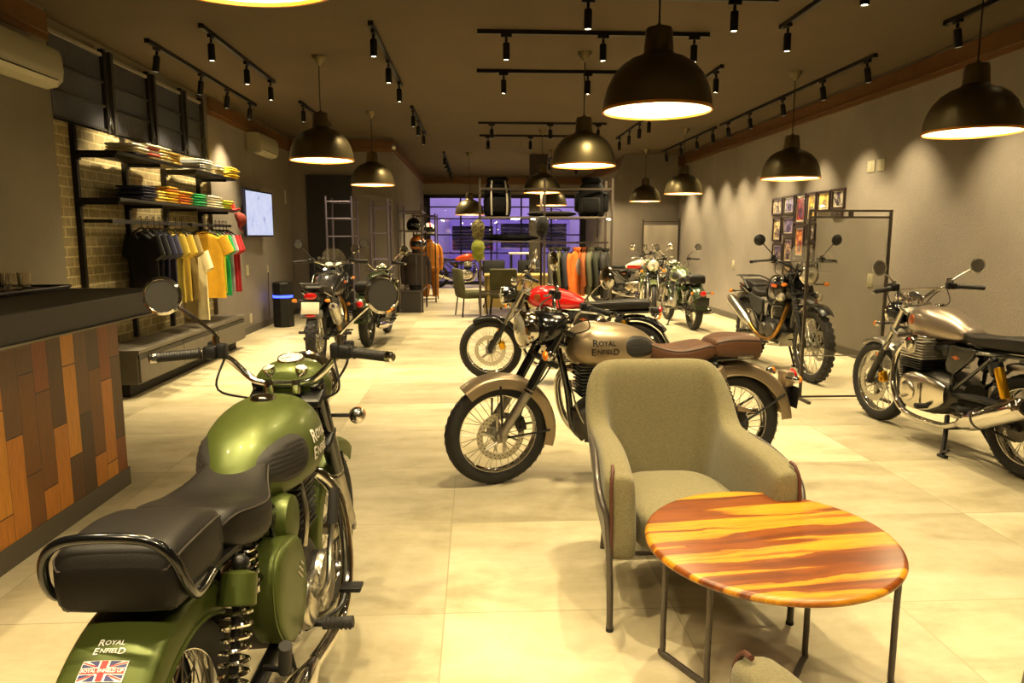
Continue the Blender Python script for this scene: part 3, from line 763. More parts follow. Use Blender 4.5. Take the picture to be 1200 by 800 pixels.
# ------------------------------------------------------------------ armchairs
def tweed(name, c0, c1):
    t = NT(name); v = t.coord('Object')
    n = t.noise(v, 220, 2, .6); n2 = t.noise(t.coord('Object', (1, 1, 3)), 90, 3, .7)
    t.set(Base_Color=t.mix(.5, t.ramp(n, [(.3, c0), (.7, c1)]), t.ramp(n2, [(.35, c0), (.65, c1)])), Roughness=.95)
    t.b.inputs['Sheen Weight'].default_value = .15
    t.bump(n, .35, .004); return t.m
M_tweed = tweed('olive grey tweed', '5a5338', '786f4e')
M_pipe = mat('brown zip piping', '4a2416', .6)
M_legs = mat('grey brown tube steel', '57504a', .35, .55)
def armchair(label, loc, rz):
    t = thing('armchair', label, 'armchair', loc, rz, 'tweed armchairs')
    # shell cross-section swept along a U plan; front is +y
    def shell(s):
        """s in [-1,1]: right arm front -> back -> left arm front; returns plan point, outward normal, top height, lean"""
        a = abs(s); sg = 1 if s >= 0 else -1
        # plan: arm from y=.33 to y=-.12, then corner, then back centre y=-.30
        pts = [(0, 0, -.285), (.28, .180, -.28), (.36, .222, -.268), (.44, .246, -.22), (.54, .256, -.13), (.7, .268, .02), (1, .305, .33)]
        q = interp(pts, a)
        e = .01; q2 = interp(pts, min(1, a + e)); q1 = interp(pts, max(0, a - e))
        tx, ty = q2[1] - q1[1], q2[2] - q1[2]; l = math.hypot(tx, ty); nx, ny = -ty / l, tx / l
        nx, ny = ty / l, -tx / l
        top = interp([(0, .892), (.31, .890), (.345, .878), (.365, .835), (.40, .76), (.45, .685), (.50, .652), (.6, .64), (.85, .63), (.95, .615), (1, .60)], a)[1]
        lean = interp([(0, .12), (.3, .115), (.42, .06), (.55, .03), (1, .01)], a)[1]
        th = interp([(0, .05), (.4, .05), (.6, .056), (1, .058)], a)[1]
        shrink = 0
        return sg * q[1], q[2], sg * nx, ny, top, lean, th, sg * shrink
    m = MB(); R = []; NS = 81
    for i in range(NS):
        s = -1 + 2 * i / (NS - 1)
        x, y, nx, ny, top, lean, th, shr = shell(s)
        zb = .275; ring = []
        endf = 1.0
        prof = [(-1, 0), (-1, .25), (-1, .5), (-1, .8), (-.92, .95), (-.6, .985), (-.2, 1), (.3, 1), (.7, .985), (.96, .94), (1, .8), (1, .5), (1, .25), (1, 0), (.6, -.02), (-.6, -.02)]
        for w_, h_ in prof:
            z = zb + (top - zb) * h_
            off = lean * max(0, h_) ** 1.3
            ring.append((x + nx * (w_ * th + off) - shr * max(0, h_) ** 1.5, y + ny * (w_ * th + off), z))
        R.append(ring)
    # rounded arm fronts
    def cap_end(R, first):
        r0 = [Vector(p) for p in R[0 if first else -1]]
        c = sum(r0, Vector()) / len(r0); out = []
        for sc, dy in ((.96, .018), (.82, .032), (.5, .04)):
            out.append([c + Vector(((p.x - c.x) * sc, (p.y - c.y) * sc + dy, (p.z - c.z) * (1 - (1 - sc) * .35))) for p in r0])
        return out
    A = cap_end(R, True); Bc = cap_end(R, False)
    R = A[::-1] + R + Bc
    m.rings(R); m.build('shell', M_tweed, t, ang=60, sub=1)
    # piping on the arm fronts and along outer arm
    for sg in (-1, 1):
        m = MB(); m.tube(crv([(sg * .345, .360, .29), (sg * .348, .370, .42), (sg * .350, .366, .55), (sg * .342, .345, .606), (sg * .336, .31, .618)], 5), .0065, 8); m.build('zip_piping', M_pipe, t)
    # seat cushion
    m = MB(); R = []
    for z, k in ((.27, .90), (.285, .97), (.32, 1.0), (.38, 1.0), (.405, .985), (.422, .93), (.432, .75), (.437, .4), (.438, .05)):
        r = []
        for q in range(40):
            a = 2 * PI * q / 40; cx, cy = math.cos(a), math.sin(a)
            X = (.225 + .03 * cy) * sgp(cx, .45) * k; Yy = (.30 * sgp(cy, .6)) * k + .06
            if cy > 0: Yy += .03 * (1 - abs(cx)) * k
            r.append((X, Yy, z))
        R.append(r)
    m.rings(R); m.build('seat_cushion', M_tweed, t, ang=70, sub=1)
    # tubular side frames, one leg each
    for sg in (-1, 1):
        m = MB(); m.tube(crv([(sg * .345, .36, .0), (sg * .348, .36, .2), (sg * .360, .355, .42), (sg * .378, .335, .49), (sg * .382, .26, .555), (sg * .362, .10, .60), (sg * .345, -.08, .61), (sg * .325, -.18, .60)], 6), .0125, 10); m.build('front_leg', M_legs, t)
        m = MB(); m.tube(crv([(sg * .22, -.31, .275), (sg * .225, -.335, .15), (sg * .23, -.36, 0)], 5), .0125, 10); m.build('rear_leg', M_legs, t)
        m = MB(); m.cyl((sg * .345, .36, -.0), (sg * .345, .36, .012), .0145, 12); m.build('foot_cap', blk_matte, t)
    m = MB(); m.tube([(-.21, -.28, .272), (-.28, .30, .272), (.28, .30, .272), (.21, -.28, .272)], .012, 8, closed=True); m.build('seat_frame', M_legs, t)
    return t
armchair('olive grey tweed armchair behind the round wooden table', (.825, 2.86, 0), PI + math.radians(1.2))
armchair('tweed armchair of which only two arm tips show at the bottom edge', (.875, 1.0, 0), math.radians(-1))

# ------------------------------------------------------------------ round table
def sheesham():
    t = NT('striped sheesham wood'); v = t.coord('Object', rot=(0, 0, math.radians(-7)))
    X, Y, Z = t.sep(v)
    W = .098
    pl = t.math('FLOOR', t.math('DIVIDE', t.math('ADD', Y, 10.03), W))
    wn = t.n('TexWhiteNoise', noise_dimensions='1D'); t.L.new(pl, wn.inputs['W'])
    o = t.math('MULTIPLY', wn.outputs['Value'], 37.0)
    warp = t.noise(t.comb(t.math('MULTIPLY', X, 2.0), t.math('MULTIPLY', Y, 5.0), o), 1.5, 3, .5, .4)
    heart = t.noise(t.comb(t.math('ADD', t.math('MULTIPLY', X, .55), o), t.math('ADD', t.math('MULTIPLY', Y, 10.0), t.math('MULTIPLY', warp, 1.0)), o), 1.25, 1, .4, .15)
    g = t.noise(t.comb(t.math('MULTIPLY', X, 3.0), t.math('MULTIPLY', Y, 75), o), 2.5, 6, .7, .8)
    base = t.ramp(heart, [(.34, '6b3408'), (.43, '8a480e'), (.485, '743a0a'), (.505, 'c98418'), (.56, 'd8981f'), (.66, 'd0901c'), (.74, '9a5212')])
    base = t.mix(.7, base, t.ramp(g, [(.3, '7a4a20'), (.7, 'ffffff')]), 'MULTIPLY')
    kn = t.n('TexVoronoi'); kn.inputs['Scale'].default_value = 3.6; t.L.new(t.coord('Object', (1, 1.6, 0)), kn.inputs['Vector'])
    knot = t.math('LESS_THAN', kn.outputs['Distance'], .045)
    t.set(Base_Color=t.mix(knot, base, '3a1c08'), Roughness=.34); t.b.inputs['Coat Weight'].default_value = .12; t.b.inputs['Coat Roughness'].default_value = .2
    return t.m
t = thing('round_coffee_table', 'round striped wooden coffee table on thin steel legs in front of the armchair', 'table', (.945, 2.19, 0))
m = MB(); R = []
ca, sa = math.cos(math.radians(67)), math.sin(math.radians(67))
for z, k in ((.463, .955), (.465, .975), (.471, .995), (.477, 1.0), (.484, .995), (.4895, .98), (.4905, .965), (.4906, .5), (.4906, .01)):
    r = []
    for q in range(72):
        a = 2 * PI * q / 72; u, w_ = .428 * math.cos(a) * k, .397 * math.sin(a) * k
        r.append((u * ca - w_ * sa, u * sa + w_ * ca, z))
    R.append(r)
m.rings(R); m.build('tabletop', sheesham(), t, ang=50)
# bent steel loops: two legs joined by a floor runner
def loop(p0, p1, mid, lab=None):
    a, b_, c_ = V(*p0), V(*p1), V(*mid)
    def leg(p):
        i = V(-p.x * .16, -p.y * .16, 0)
        return [p + i + V(0, 0, .456), p + V(0, 0, .452) + i * .35, p + V(0, 0, .42), p + V(0, 0, .25), p + V(0, 0, .05), p + (c_ - p) * .06 + V(0, 0, .016)]
    pts = leg(a) + [c_ + V(0, 0, .0115)] + leg(b_)[::-1]
    m = MB(); m.tube(crv(pts, 6), .0105, 10); return m
for p0, p1, mid in (((-.305, .12, 0), (.175, .07, 0), (-.08, -.2, 0)), ((-.215, -.08, 0), (.385, -.09, 0), (.12, -.33, 0))):
    loop(p0, p1, mid).build('hairpin_leg', M_legs, t)
# ------------------------------------------------------------------ motorcycles
# local frame: +x forward, +y rider's left, z up, origin on the floor midway between the axles
leather_blk = mat('black leather seat', '130f0c', .52, 0, bump=.05, bscale=160, var=.1, spec=.28)
leather_brn = mat('brown leather seat', '50331f', .48, 0, bump=.06, bscale=160, var=.1, spec=.4)
stitch_m = mat('seat stitching thread', '2b241c', .8)
def paint(n, c, metal=.35, rough=.3, coat=.5): return mat('paint ' + n, c, rough, metal, coat=coat)
P_GREEN = paint('battle green', '4d5725', .5, .42, .05); P_SILVER = paint('champagne silver', '9c8a70', .75, .38, .1); P_TITAN = paint('titanium bronze', '93867a', .75, .32, .2)
P_RED = paint('bright red', 'c41310', .1, .2, .8); P_BLACK = blk; P_DGREEN = paint('dark green', '2f3a20', .3, .25, .6); P_HIMA = paint('graphite black', '1f1e1e', .5, .25, .6)
P_CREAM = paint('cream white', 'e6dfc9', 0, .25, .6); P_OLIVE = paint('olive chrome green', '5c6640', .6, .25, .6)
plate_w = mat('number plate', 'cfc9b6', .5)

def make_font(txt, size, shear=0, bold=.0):
    cu = bpy.data.curves.new('lettering', 'FONT'); cu.body = txt; cu.size = size; cu.shear = shear; cu.offset = bold; cu.align_x = 'CENTER'
    cu.resolution_u = 3
    o = bpy.data.objects.new('lettering', cu); COL.objects.link(o)
    dg = bpy.context.evaluated_depsgraph_get(); me = bpy.data.meshes.new_from_object(o.evaluated_get(dg))
    vs = [v.co.copy() for v in me.vertices]; fs = [tuple(p.vertices) for p in me.polygons]
    bpy.data.objects.remove(o); bpy.data.curves.remove(cu); bpy.data.meshes.remove(me)
    return vs, fs
def word_mesh(lines):
    """lines: (text, size, x, y); returns verts in the lettering plane, faces; first letters enlarged"""
    VS, FS = [], []
    for txt, size, x, y, sh in lines:
        vs, fs = make_font(txt, size, sh, size * .018); o = len(VS)
        VS += [Vector((p.x + x, p.y + y, 0)) for p in vs]; FS += [tuple(i + o for i in f) for f in fs]
    return VS, FS
def subdiv(vs, fs, n=1):
    bm = bmesh.new(); vv = [bm.verts.new(p) for p in vs]
    for f in fs:
        try: bm.faces.new([vv[i] for i in f])
        except ValueError: pass
    bmesh.ops.triangulate(bm, faces=bm.faces[:])
    for _ in range(n): bmesh.ops.subdivide_edges(bm, edges=[e for e in bm.edges if e.calc_length() > .012], cuts=1)
    bmesh.ops.triangulate(bm, faces=[f for f in bm.faces if len(f.verts) > 3])
    bm.verts.index_update(); out = [v.co.copy() for v in bm.verts], [tuple(v.index for v in f.verts) for f in bm.faces]
    bm.free(); return out
BADGE = word_mesh([('R', .058, -.068, .006, 0), ('OYAL', .042, .004, .010, 0), ('E', .058, -.078, -.048, 0), ('NFIEL', .040, -.008, -.040, 0), ('D', .054, .060, -.046, 0)])
BADGE = subdiv(*BADGE)

class Loft:
    """body lofted along x; stations (x, half width, bottom, widest height, top, exponent up, exponent down)"""
    def __init__(s, st): s.st = sorted(st)
    def at(s, x): return interp(s.st, x)
    def ring(s, x, n=36, g=0.0):
        _, hw, z0, zc, z1, eu, el = s.at(x); R = []
        for k in range(n):
            a = 2 * PI * k / n; c, q = math.cos(a), math.sin(a); e = eu if q >= 0 else el
            R.append((x, (hw + g) * sgp(c, 2 / e), zc + ((z1 - zc) if q >= 0 else (zc - z0)) * sgp(q, 2 / e)))
        return R
    def y(s, x, z):
        _, hw, z0, zc, z1, eu, el = s.at(x)
        h, e = ((z1 - zc), eu) if z >= zc else ((zc - z0), el)
        u = min(1, abs(z - zc) / max(h, 1e-4))
        return hw * max(0, 1 - u ** e) ** (1 / e)
    def mesh(s, m=None, n=30, seg=36):
        m = m or MB(); x0, x1 = s.st[0][0], s.st[-1][0]
        xs = [x0 + (x1 - x0) * (.5 - .5 * math.cos(PI * i / n)) for i in range(n + 1)]
        m.rings([s.ring(x, seg) for x in xs]); return m

def fender(m, c, r, a0, a1, hw, crown=.03, skirt=.03, n=28, th=.004, taper=0):
    R = []
    for i in range(n + 1):
        u = i / n; a = math.radians(a0 + (a1 - a0) * u); d = V(math.cos(a), 0, math.sin(a))
        w = hw * (1 - taper * abs(2 * u - 1) ** 3); o = []; inn = []
        prof = [(-1, -skirt / crown if crown else 0)] + [(math.sin(math.radians(q)), math.cos(math.radians(q)) ** .9 if abs(q) < 90 else 0) for q in (-90, -72, -50, -25, 0, 25, 50, 72, 90)] + [(1, -skirt / crown if crown else 0)]
        for py, pr in prof:
            o.append(Vector(c) + d * (r + crown * pr) + V(0, w * py, 0)); inn.append(Vector(c) + d * (r + crown * pr - th) + V(0, (w - th) * py, 0))
        R.append(o + inn[::-1])
    return m.rings(R)

def wheel(bp, name, c, R, w, sec, M=None, knob=False, disc=None, drum=False, rim_m=None, spokes=36, disc_r=.14):
    rr = R - sec
    m = MB(M)
    prof = [(rr - .004, -.62 * w), (rr + .014, -.9 * w), (rr + sec * .5, -w), (R - .022, -.86 * w), (R - .007, -.55 * w), (R, -.2 * w), (R, .2 * w), (R - .007, .55 * w), (R - .022, .86 * w), (rr + sec * .5, w), (rr + .014, .9 * w), (rr - .004, .62 * w)]
    m.lathe(prof, c, (0, 1, 0), 64, closed=True)
    if knob:
        for k in range(32):
            for row in (-.62, 0, .62):
                a = 2 * PI * (k + (.5 if row == 0 else 0)) / 32; d = V(math.cos(a), 0, math.sin(a))
                rad = R - .001 - (.011 if row else 0)
                Rm = Matrix.Rotation(-a, 3, 'Y')
                m.box(Vector(c) + d * rad + V(0, row * w, 0), (.016, w * .46, .034), 0, Rm)
    else:
        for k in range(40):   # tread sipes as raised slanted ribs
            a = 2 * PI * k / 40
            for sd in (-1, 1):
                pts = []
                for u in (0, .5, 1):
                    aa = a + u * .07; q = sd * (.15 + .62 * u) * w; rad = R + .0002 - .010 * (u ** 2) * .9
                    pts.append(Vector(c) + V(math.cos(aa) * rad, q, math.sin(aa) * rad))
                m.tube(pts, .0018, 4)
    t = m.build(name, rubber, bp)
    m = MB(M)
    m.lathe([(rr + .012, -.66 * w), (rr + .012, -.60 * w), (rr - .002, -.52 * w), (rr - .012, -.25 * w), (rr - .014, 0), (rr - .012, .25 * w), (rr - .002, .52 * w), (rr + .012, .60 * w), (rr + .012, .66 * w), (rr - .006, .62 * w), (rr - .016, .3 * w), (rr - .018, 0), (rr - .016, -.3 * w), (rr - .006, -.62 * w)], c, (0, 1, 0), 64, closed=True)
    m.build('rim', rim_m or chrome, t)
    m = MB(M)
    for k in range(spokes):
        a = 2 * PI * k / spokes; sd = 1 if k % 2 else -1; tw = (.42 if (k // 2) % 2 else -.42)
        h = V(math.cos(a + tw) * .047, sd * .034, math.sin(a + tw) * .047); q = V(math.cos(a) * (rr - .012), sd * .006, math.sin(a) * (rr - .012))
        m.tube([Vector(c) + h, Vector(c) + q], .0024, 5)
    m.build('spokes', chrome_worn, t)
    m = MB(M); m.lathe([(.012, -.075), (.024, -.07), (.03, -.05), (.052, -.042), (.052, -.03), (.034, -.024), (.034, .024), (.052, .03), (.052, .042), (.03, .05), (.024, .07), (.012, .075)], c, (0, 1, 0), 24)
    if drum: m.lathe([(.05, -.03), (.095, -.035), (.1, -.05), (.095, -.066), (.03, -.07)], c, (0, 1, 0), 28)
    m.build('hub', alu_dark if drum else alu, t)
    if disc:
        m = MB(M); y0 = disc * .062
        m.lathe([(disc_r, y0 - .0025), (disc_r, y0 + .0025), (disc_r * .74, y0 + .0025), (disc_r * .74, y0 - .0025)], c, (0, 1, 0), 48, closed=True)
        for k in range(6):
            a = 2 * PI * k / 6
            m.tube([Vector(c) + V(math.cos(a) * .04, y0, math.sin(a) * .04), Vector(c) + V(math.cos(a + .35) * disc_r * .8, y0, math.sin(a + .35) * disc_r * .8)], .008, 6)
        m.build('brake_disc', chrome_worn, t)
        m = MB(M)
        for k in range(28):
            a = 2 * PI * k / 28
            for q, rr2 in ((0, .93), (.09, .82)):
                p = Vector(c) + V(math.cos(a + q) * disc_r * rr2, 0, math.sin(a + q) * disc_r * rr2)
                m.cyl(p + V(0, y0 - .0028, 0), p + V(0, y0 + .0028, 0), .0042, 6)
        m.build('disc_holes', blk_matte, t)
    return t

def spring(m, a, b, r, wire_r, turns):
    a, b = Vector(a), Vector(b); d = (b - a); L = d.length; ax = d.normalized(); u = ax.orthogonal().normalized(); w = ax.cross(u); n = int(turns * 12)
    m.tube([a + ax * (L * i / n) + (u * math.cos(2 * PI * turns * i / n) + w * math.sin(2 * PI * turns * i / n)) * r for i in range(n + 1)], wire_r, 6); return m
def shock(bp, top, bot, body, spr, cover=None, res=None):
    top, bot = Vector(top), Vector(bot); d = bot - top
    m = MB(); m.cyl(top, bot, .012, 10); m.sphere(top, .022, 12); m.sphere(bot, .020, 12); m.lathe([(.02, 0), (.03, .01), (.03, .03), (.016, .05)], tuple(top + d * .78), tuple(d), 16)
    o = m.build('shock_absorber', body, bp)
    m = MB(); spring(m, top + d * .22, top + d * .80, .031, .0055, 8.5); m.build('coil_spring', spr, o)
    m = MB(); m.lathe([(.02, d.length * .04), (.041, d.length * .06), (.042, d.length * .24), (.036, d.length * .25), (.015, d.length * .25)], tuple(top), tuple(d), 20); m.build('spring_cover', cover or body, o)
    if res:
        m = MB(); p0 = top + V(res[0], res[1], -.035); p1 = p0 + d * .52; m.lathe([(.004, 0), (.026, .006), (.028, .02), (.028, (p1 - p0).length - .012), (.02, (p1 - p0).length), (.004, (p1 - p0).length)], tuple(p0), tuple(p1 - p0), 18); m.build('reservoir', gold, o)
    return o
def mirror(bp, M, base, elbow, head, r, face, metal, hexa=False):
    m = MB(M); m.tube(crv([base, elbow, head], 6), .0055, 8); m.cyl(V(*base) - V(0, 0, .015), V(*base) + V(0, 0, .045), .013, 10)
    o = m.build('mirror', metal, bp)
    m = MB(M); f = Vector(face).normalized(); sg = 6 if hexa else 28
    h = Vector(head)
    m.lathe([(.004, -.028), (r * .5, -.024), (r * .9, -.012), (r * 1.04, 0), (r * 1.04, .007), (r * .9, .011), (r * .86, .007)], tuple(h), tuple(f), sg, cap=True); m.build('mirror_shell', metal, o, ang=30)
    m = MB(M); m.lathe([(r * .88, .0072), (r * .5, .0078), (.002, .0080)], tuple(h), tuple(f), sg); m.build('mirror_glass', mirror_glass, o)
def indicator(bp, M, base, tip, lens=amber, body=chrome, r=.026):
    m = MB(M); b, t = Vector(base), Vector(tip); m.cyl(b, t, .007, 8)
    o = m.build('indicator', blk_satin, bp)
    m = MB(M); m.sphere(t, r, 14, (1.0, .9, .9)); m.build('indicator_shell', body, o)
    return o
def lens_at(o, M, p, r, mt, s=(1, 1, 1)):
    m = MB(M); m.sphere(p, r, 14, s); return m.build('lens', mt, o)
def headlamp(bp, M, c, r, depth, shell, rake=0, ring=chrome):
    m = MB(M); c = Vector(c); f = V(math.cos(rake), 0, math.sin(rake))
    m.lathe([(.01, -depth), (r * .72, -depth * .95), (r * .93, -depth * .72), (r * .99, -depth * .3), (r, 0)], tuple(c), tuple(f), 32)
    o = m.build('headlight', shell, bp)
    m = MB(M); m.lathe([(r * .98, -.012), (r * 1.06, -.006), (r * 1.06, .010), (r * .96, .018), (r * .93, .010)], tuple(c), tuple(f), 32, closed=True); m.build('headlight_rim', ring, o)
    m = MB(M); m.lathe([(r * .95, .008), (r * .8, .024), (r * .5, .034), (.003, .038)], tuple(c), tuple(f), 32); m.build('headlight_lens', glass_lens, o)
    m = MB(M); m.lathe([(r * .2, .037), (r * .22, .041), (.003, .043)], tuple(c), tuple(f), 16); m.build('bulb_shield', chrome_worn, o)
    return o
def gauge(bp, M, c, r, up, face='e8e2d0', shell=chrome):
    m = MB(M); m.lathe([(r * .8, -.03), (r * 1.02, -.018), (r * 1.06, 0), (r * 1.02, .006), (r * .94, .004)], c, up, 28); o = m.build('gauge', shell, bp)
    m = MB(M); m.lathe([(r * .94, .0042), (.002, .0044)], c, up, 28); d = m.build('gauge_face', mat('gauge face ' + face, face, .3, coat=.5), o)
    u = Vector(up).normalized(); a = u.orthogonal().normalized(); b_ = u.cross(a)
    m = MB(M)
    for k in range(9):
        q = math.radians(-120 + k * 30); dv = a * math.cos(q) + b_ * math.sin(q); m.tube([Vector(c) + u * .005 + dv * r * .68, Vector(c) + u * .005 + dv * r * .86], r * .03, 4)
    m.tube([Vector(c) + u * .006, Vector(c) + u * .006 + (a * .3 + b_ * .95).normalized() * r * .7], r * .025, 4); m.build('dial_marks', mat('dial ink', '1b1a1a' if face[0] in 'def' else 'd8d2c2', .5), o)
    return o
def grip_set(bp, M, hb, end, inn, sgn, lever_m, barend=chrome):
    e, i = Vector(end), Vector(inn); d = (e - i)
    m = MB(M); m.tube([i, i + d * .06, i + d * .08, i + d * .92, i + d], [.017, .021, .0165, .0165, .018], 14)
    for k in range(14): m.lathe([(.0165, -.0016), (.0176, 0), (.0165, .0016)], tuple(i + d * (.12 + .06 * k)), tuple(d), 12, cap=False)
    m.build('grip', grip_rub, hb)
    m = MB(M); m.lathe([(.016, 0), (.0175, .004), (.0175, .02), (.012, .026)], tuple(e), tuple(d), 14); m.build('bar_end', barend, hb)
    m = MB(M); c = i - d.normalized() * .03; m.box(c, (.05, .045, .045), .010); m.box(c + V(.005, -sgn * .035, .004), (.04, .03, .05), .008); m.box(c + V(.03, 0, .02), (.03, .04, .024), .006); m.build('switch_gear', blk_satin, hb)
    m = MB(M); p = c + V(.045, 0, -.004); m.tube(crv([p, p + V(.02, sgn * .03, -.004), e + V(.055, -sgn * .05, -.006), e + V(.05, 0, -.012)], 5), [.006] * 16, 6); m.sphere(e + V(.05, 0, -.012), .009, 8); m.build('lever', lever_m, hb)

def fins(m, x0, x1, y0, y1, z0, z1, n, b=.012, R=None, c=None):
    for k in range(n):
        z = z0 + (z1 - z0) * (k + .5) / n; h = (z1 - z0) / n
        m.box(((x0 + x1) / 2, (y0 + y1) / 2, z), (x1 - x0, y1 - y0, h * .42), min(b, h * .2))
    m.box(((x0 + x1) / 2, (y0 + y1) / 2, (z0 + z1) / 2), ((x1 - x0) * .84, (y1 - y0) * .84, z1 - z0), .01)
    return m
def round_cover(m, c, r, h, s=1):
    return m.lathe([(r, 0), (r, h * .5), (r * .93, h * .85), (r * .8, h), (r * .5, h * 1.05), (.003, h * 1.06)], c, (0, s, 0), 28)
def saddle(bp, name, st, mt, ov=None, piping=True):
    """seat from stations (x, half width, bottom, top, dip)"""
    m = MB(); R = []; x0, x1 = st[0][0], st[-1][0]; n = 26; edge = [[], []]
    for i in range(n + 1):
        u = i / n; x = x0 + (x1 - x0) * (.5 - .5 * math.cos(PI * u)); _, hw, z0, z1, cr = interp(st, x)
        r = []
        pts = [(0, 0), (.5, 0), (.86, .02), (.97, .14), (1, .4), (.995, .66), (.96, .84), (.88, .95), (.7, 1.0), (.35, 1.0), (0, 1.0)]
        full = [(a, b_) for a, b_ in pts] + [(-a, b_) for a, b_ in pts[-2:0:-1]]
        for a, b_ in full: r.append((x, hw * a, z0 + (z1 - z0) * b_ + (cr * (1 - a * a) if b_ > .9 else 0)))
        R.append(r)
        if 1 < i < n - 1: edge[0].append((x, hw * .965, z0 + (z1 - z0) * .845)); edge[1].append((x, -hw * .965, z0 + (z1 - z0) * .845))
    m.rings(R); o = m.build(name, mt, bp, ang=65)
    if piping:
        m = MB(); m.tube(edge[0] + edge[1][::-1], .0024, 6, closed=True); m.build('seam_stitching', stitch_m, o)
    return o
def plate_text(o, M3, txt, size, mt, name='lettering'):
    vs, fs = subdiv(*word_mesh([(txt, size, 0, 0, 0)]), n=0)
    m = MB(); m.add([M3 @ p for p in vs], fs); m.build(name, mt, o, smooth=False)

def bike(kind, label, loc, heading, paintm, steer=0, lean=0, seat_m=None, letter=None, wb=1.45, fender_m=None, tank_m=None, rims=None, stand='center', pillion=True, flag=False, chrome_tank=False, mir=True, stripe=None, mface=None, sx=1, sc=1, grp='showroom motorcycles', hdl=None):
    seat_m = seat_m or leather_blk; fender_m = fender_m or paintm; tank_m = tank_m or paintm
    bp = thing('motorcycle', label, 'motorcycle', (loc[0], loc[1], 0), math.radians(heading), grp, rx=math.radians(lean))
    bp.scale = (sx * sc, sc, sc)
    cl, tw, hi = kind == 'classic', kind == 'twin', kind == 'trail'
    xf, xr = wb / 2, -wb / 2
    Rf = .315 if cl else (.318 if tw else .352); Rr = .318 if not hi else .330
    wf = .046 if not tw else .052; wr = .058 if not tw else .066
    rake = math.radians(27); head = V(.40, 0, .82) if not hi else V(.40, 0, .90)
    ax = V(-math.sin(rake), 0, math.cos(rake))
    M = Matrix.Translation(head) @ Matrix.Rotation(math.radians(steer), 4, ax) @ Matrix.Translation(-head)
    Cf, Cr = V(xf, 0, Rf), V(xr, 0, Rr)
    rim_m = rims or chrome
    wheel(bp, 'front_wheel', Cf, Rf, wf, .075 if not hi else .078, M, knob=hi, disc=1, rim_m=rim_m, disc_r=.145 if not tw else .158)
    wheel(bp, 'rear_wheel', Cr, Rr, wr, .083, None, knob=hi, disc=-1 if not cl else None, drum=cl, rim_m=rim_m, disc_r=.12)
    # brake caliper
    m = MB(M); a = math.radians(150 if not tw else 155); p = Cf + V(math.cos(a) * .135, .066, math.sin(a) * .135); m.box(p, (.06, .045, .085), .012, Matrix.Rotation(.3, 3, 'Y')); m.cyl(p + V(0, .02, .02), p + V(0, .034, .02), .014, 12); m.cyl(p + V(0, .02, -.02), p + V(0, .034, -.02), .014, 12)
    m.build('brake_caliper', gold if tw else blk_satin, bp)
    # fork: clamps, stanchions, sliders
    fx = .035
    top = head + ax * (.16 if not hi else .17) + V(fx, 0, 0) * 1.0
    foot = Cf + V(-.005, 0, .005); dirf = (top - foot)
    fk = None
    m = MB(M)
    for s in (-1, 1):
        y = s * .095
        m.cyl(foot + dirf * .40 + V(0, y, 0), top + V(0, y, 0), .021 if not cl else .029, 14)
    fork = m.build('front_fork', chrome_worn if tw else blk, bp)
    m = MB(M)
    for s in (-1, 1):
        y = s * .095
        m.tube([foot + V(0, y, -.02), foot + V(0, y, .03), foot + dirf * .40 + V(0, y, 0), foot + dirf * .43 + V(0, y, 0)], [.02, .028, .027, .030], 16); m.cyl(foot + V(0, y * .6, 0), foot + V(0, y * 1.28, 0), .017, 12)
    m.build('fork_slider', (alu if cl else blk_satin), fork)
    m = MB(M); t0 = foot + dirf * .93; t1 = foot + dirf * .66
    for q in (t0, t1): m.box(q + V(-.035, 0, 0), (.11, .25, .032), .012, Matrix.Rotation(-rake, 3, 'Y'))
    m.cyl(t1 + V(-.06, 0, 0), t0 + V(-.06, 0, 0), .028, 14); m.build('triple_clamp', blk_satin if not tw else alu, fork)
    if tw:
        m = MB(M)
        for s in (-1, 1): m.box(foot + dirf * .33 + V(.036, s * .1, 0), (.012, .016, .05), .004)
        m.build('amber_reflector', amber, fork)
    if hi:
        m = MB(M)
        for s in (-1, 1): m.tube([foot + dirf * (.42 + .02 * k) + V(0, s * .095, 0) for k in range(12)], [.032 if k % 2 else .026 for k in range(12)], 12)
        m.build('fork_gaiter', rubber, fork)
    # front fender
    m = MB(M)
    if cl: fender(m, Cf, Rf + .022, 52, 196, .068, .022, .05)
    elif tw: fender(m, Cf, Rf + .016, 60, 165, .062, .016, .018)
    else: fender(m, Cf, Rf + .05, 52, 140, .075, .014, .012, taper=.25)
    ff = m.build('front_fender', fender_m if not (tw and fender_m is paintm) else blk, bp)
    m = MB(M)
    for s in (-1, 1):
        y = s * .074 if cl else s * .066
        if cl:
            for a in (88, 178): m.tube([Cf + V(0, s * .1, 0), Cf + V(math.cos(math.radians(a)) * (Rf - .01), y, math.sin(math.radians(a)) * (Rf - .01))], .006, 6)
        else: m.tube([foot + dirf * .42 + V(0, s * .095, 0), Cf + V(math.cos(math.radians(105)) * (Rf + .02), y, math.sin(math.radians(105)) * (Rf + .02))], .007, 6)
    m.build('fender_stay', blk_satin if cl else alu, ff)
    if hi:   # high beak
        m = MB(M); m.rings([[(x, w * y, z - .02 * abs(y) + dz) for y, dz in ((-1, 0), (-.4, .012), (.4, .012), (1, 0), (.4, -.008), (-.4, -.008))] for x, w, z in ((.40, .06, .80), (.54, .075, .825), (.66, .06, .80), (.74, .03, .77))])
        m.build('front_beak', blk_satin, bp)
    # ---------------- frame
    m = MB()
    hb_ = head + V(-.02, 0, 0)
    m.cyl(head - ax * .02, head + ax * .12, .032, 14)
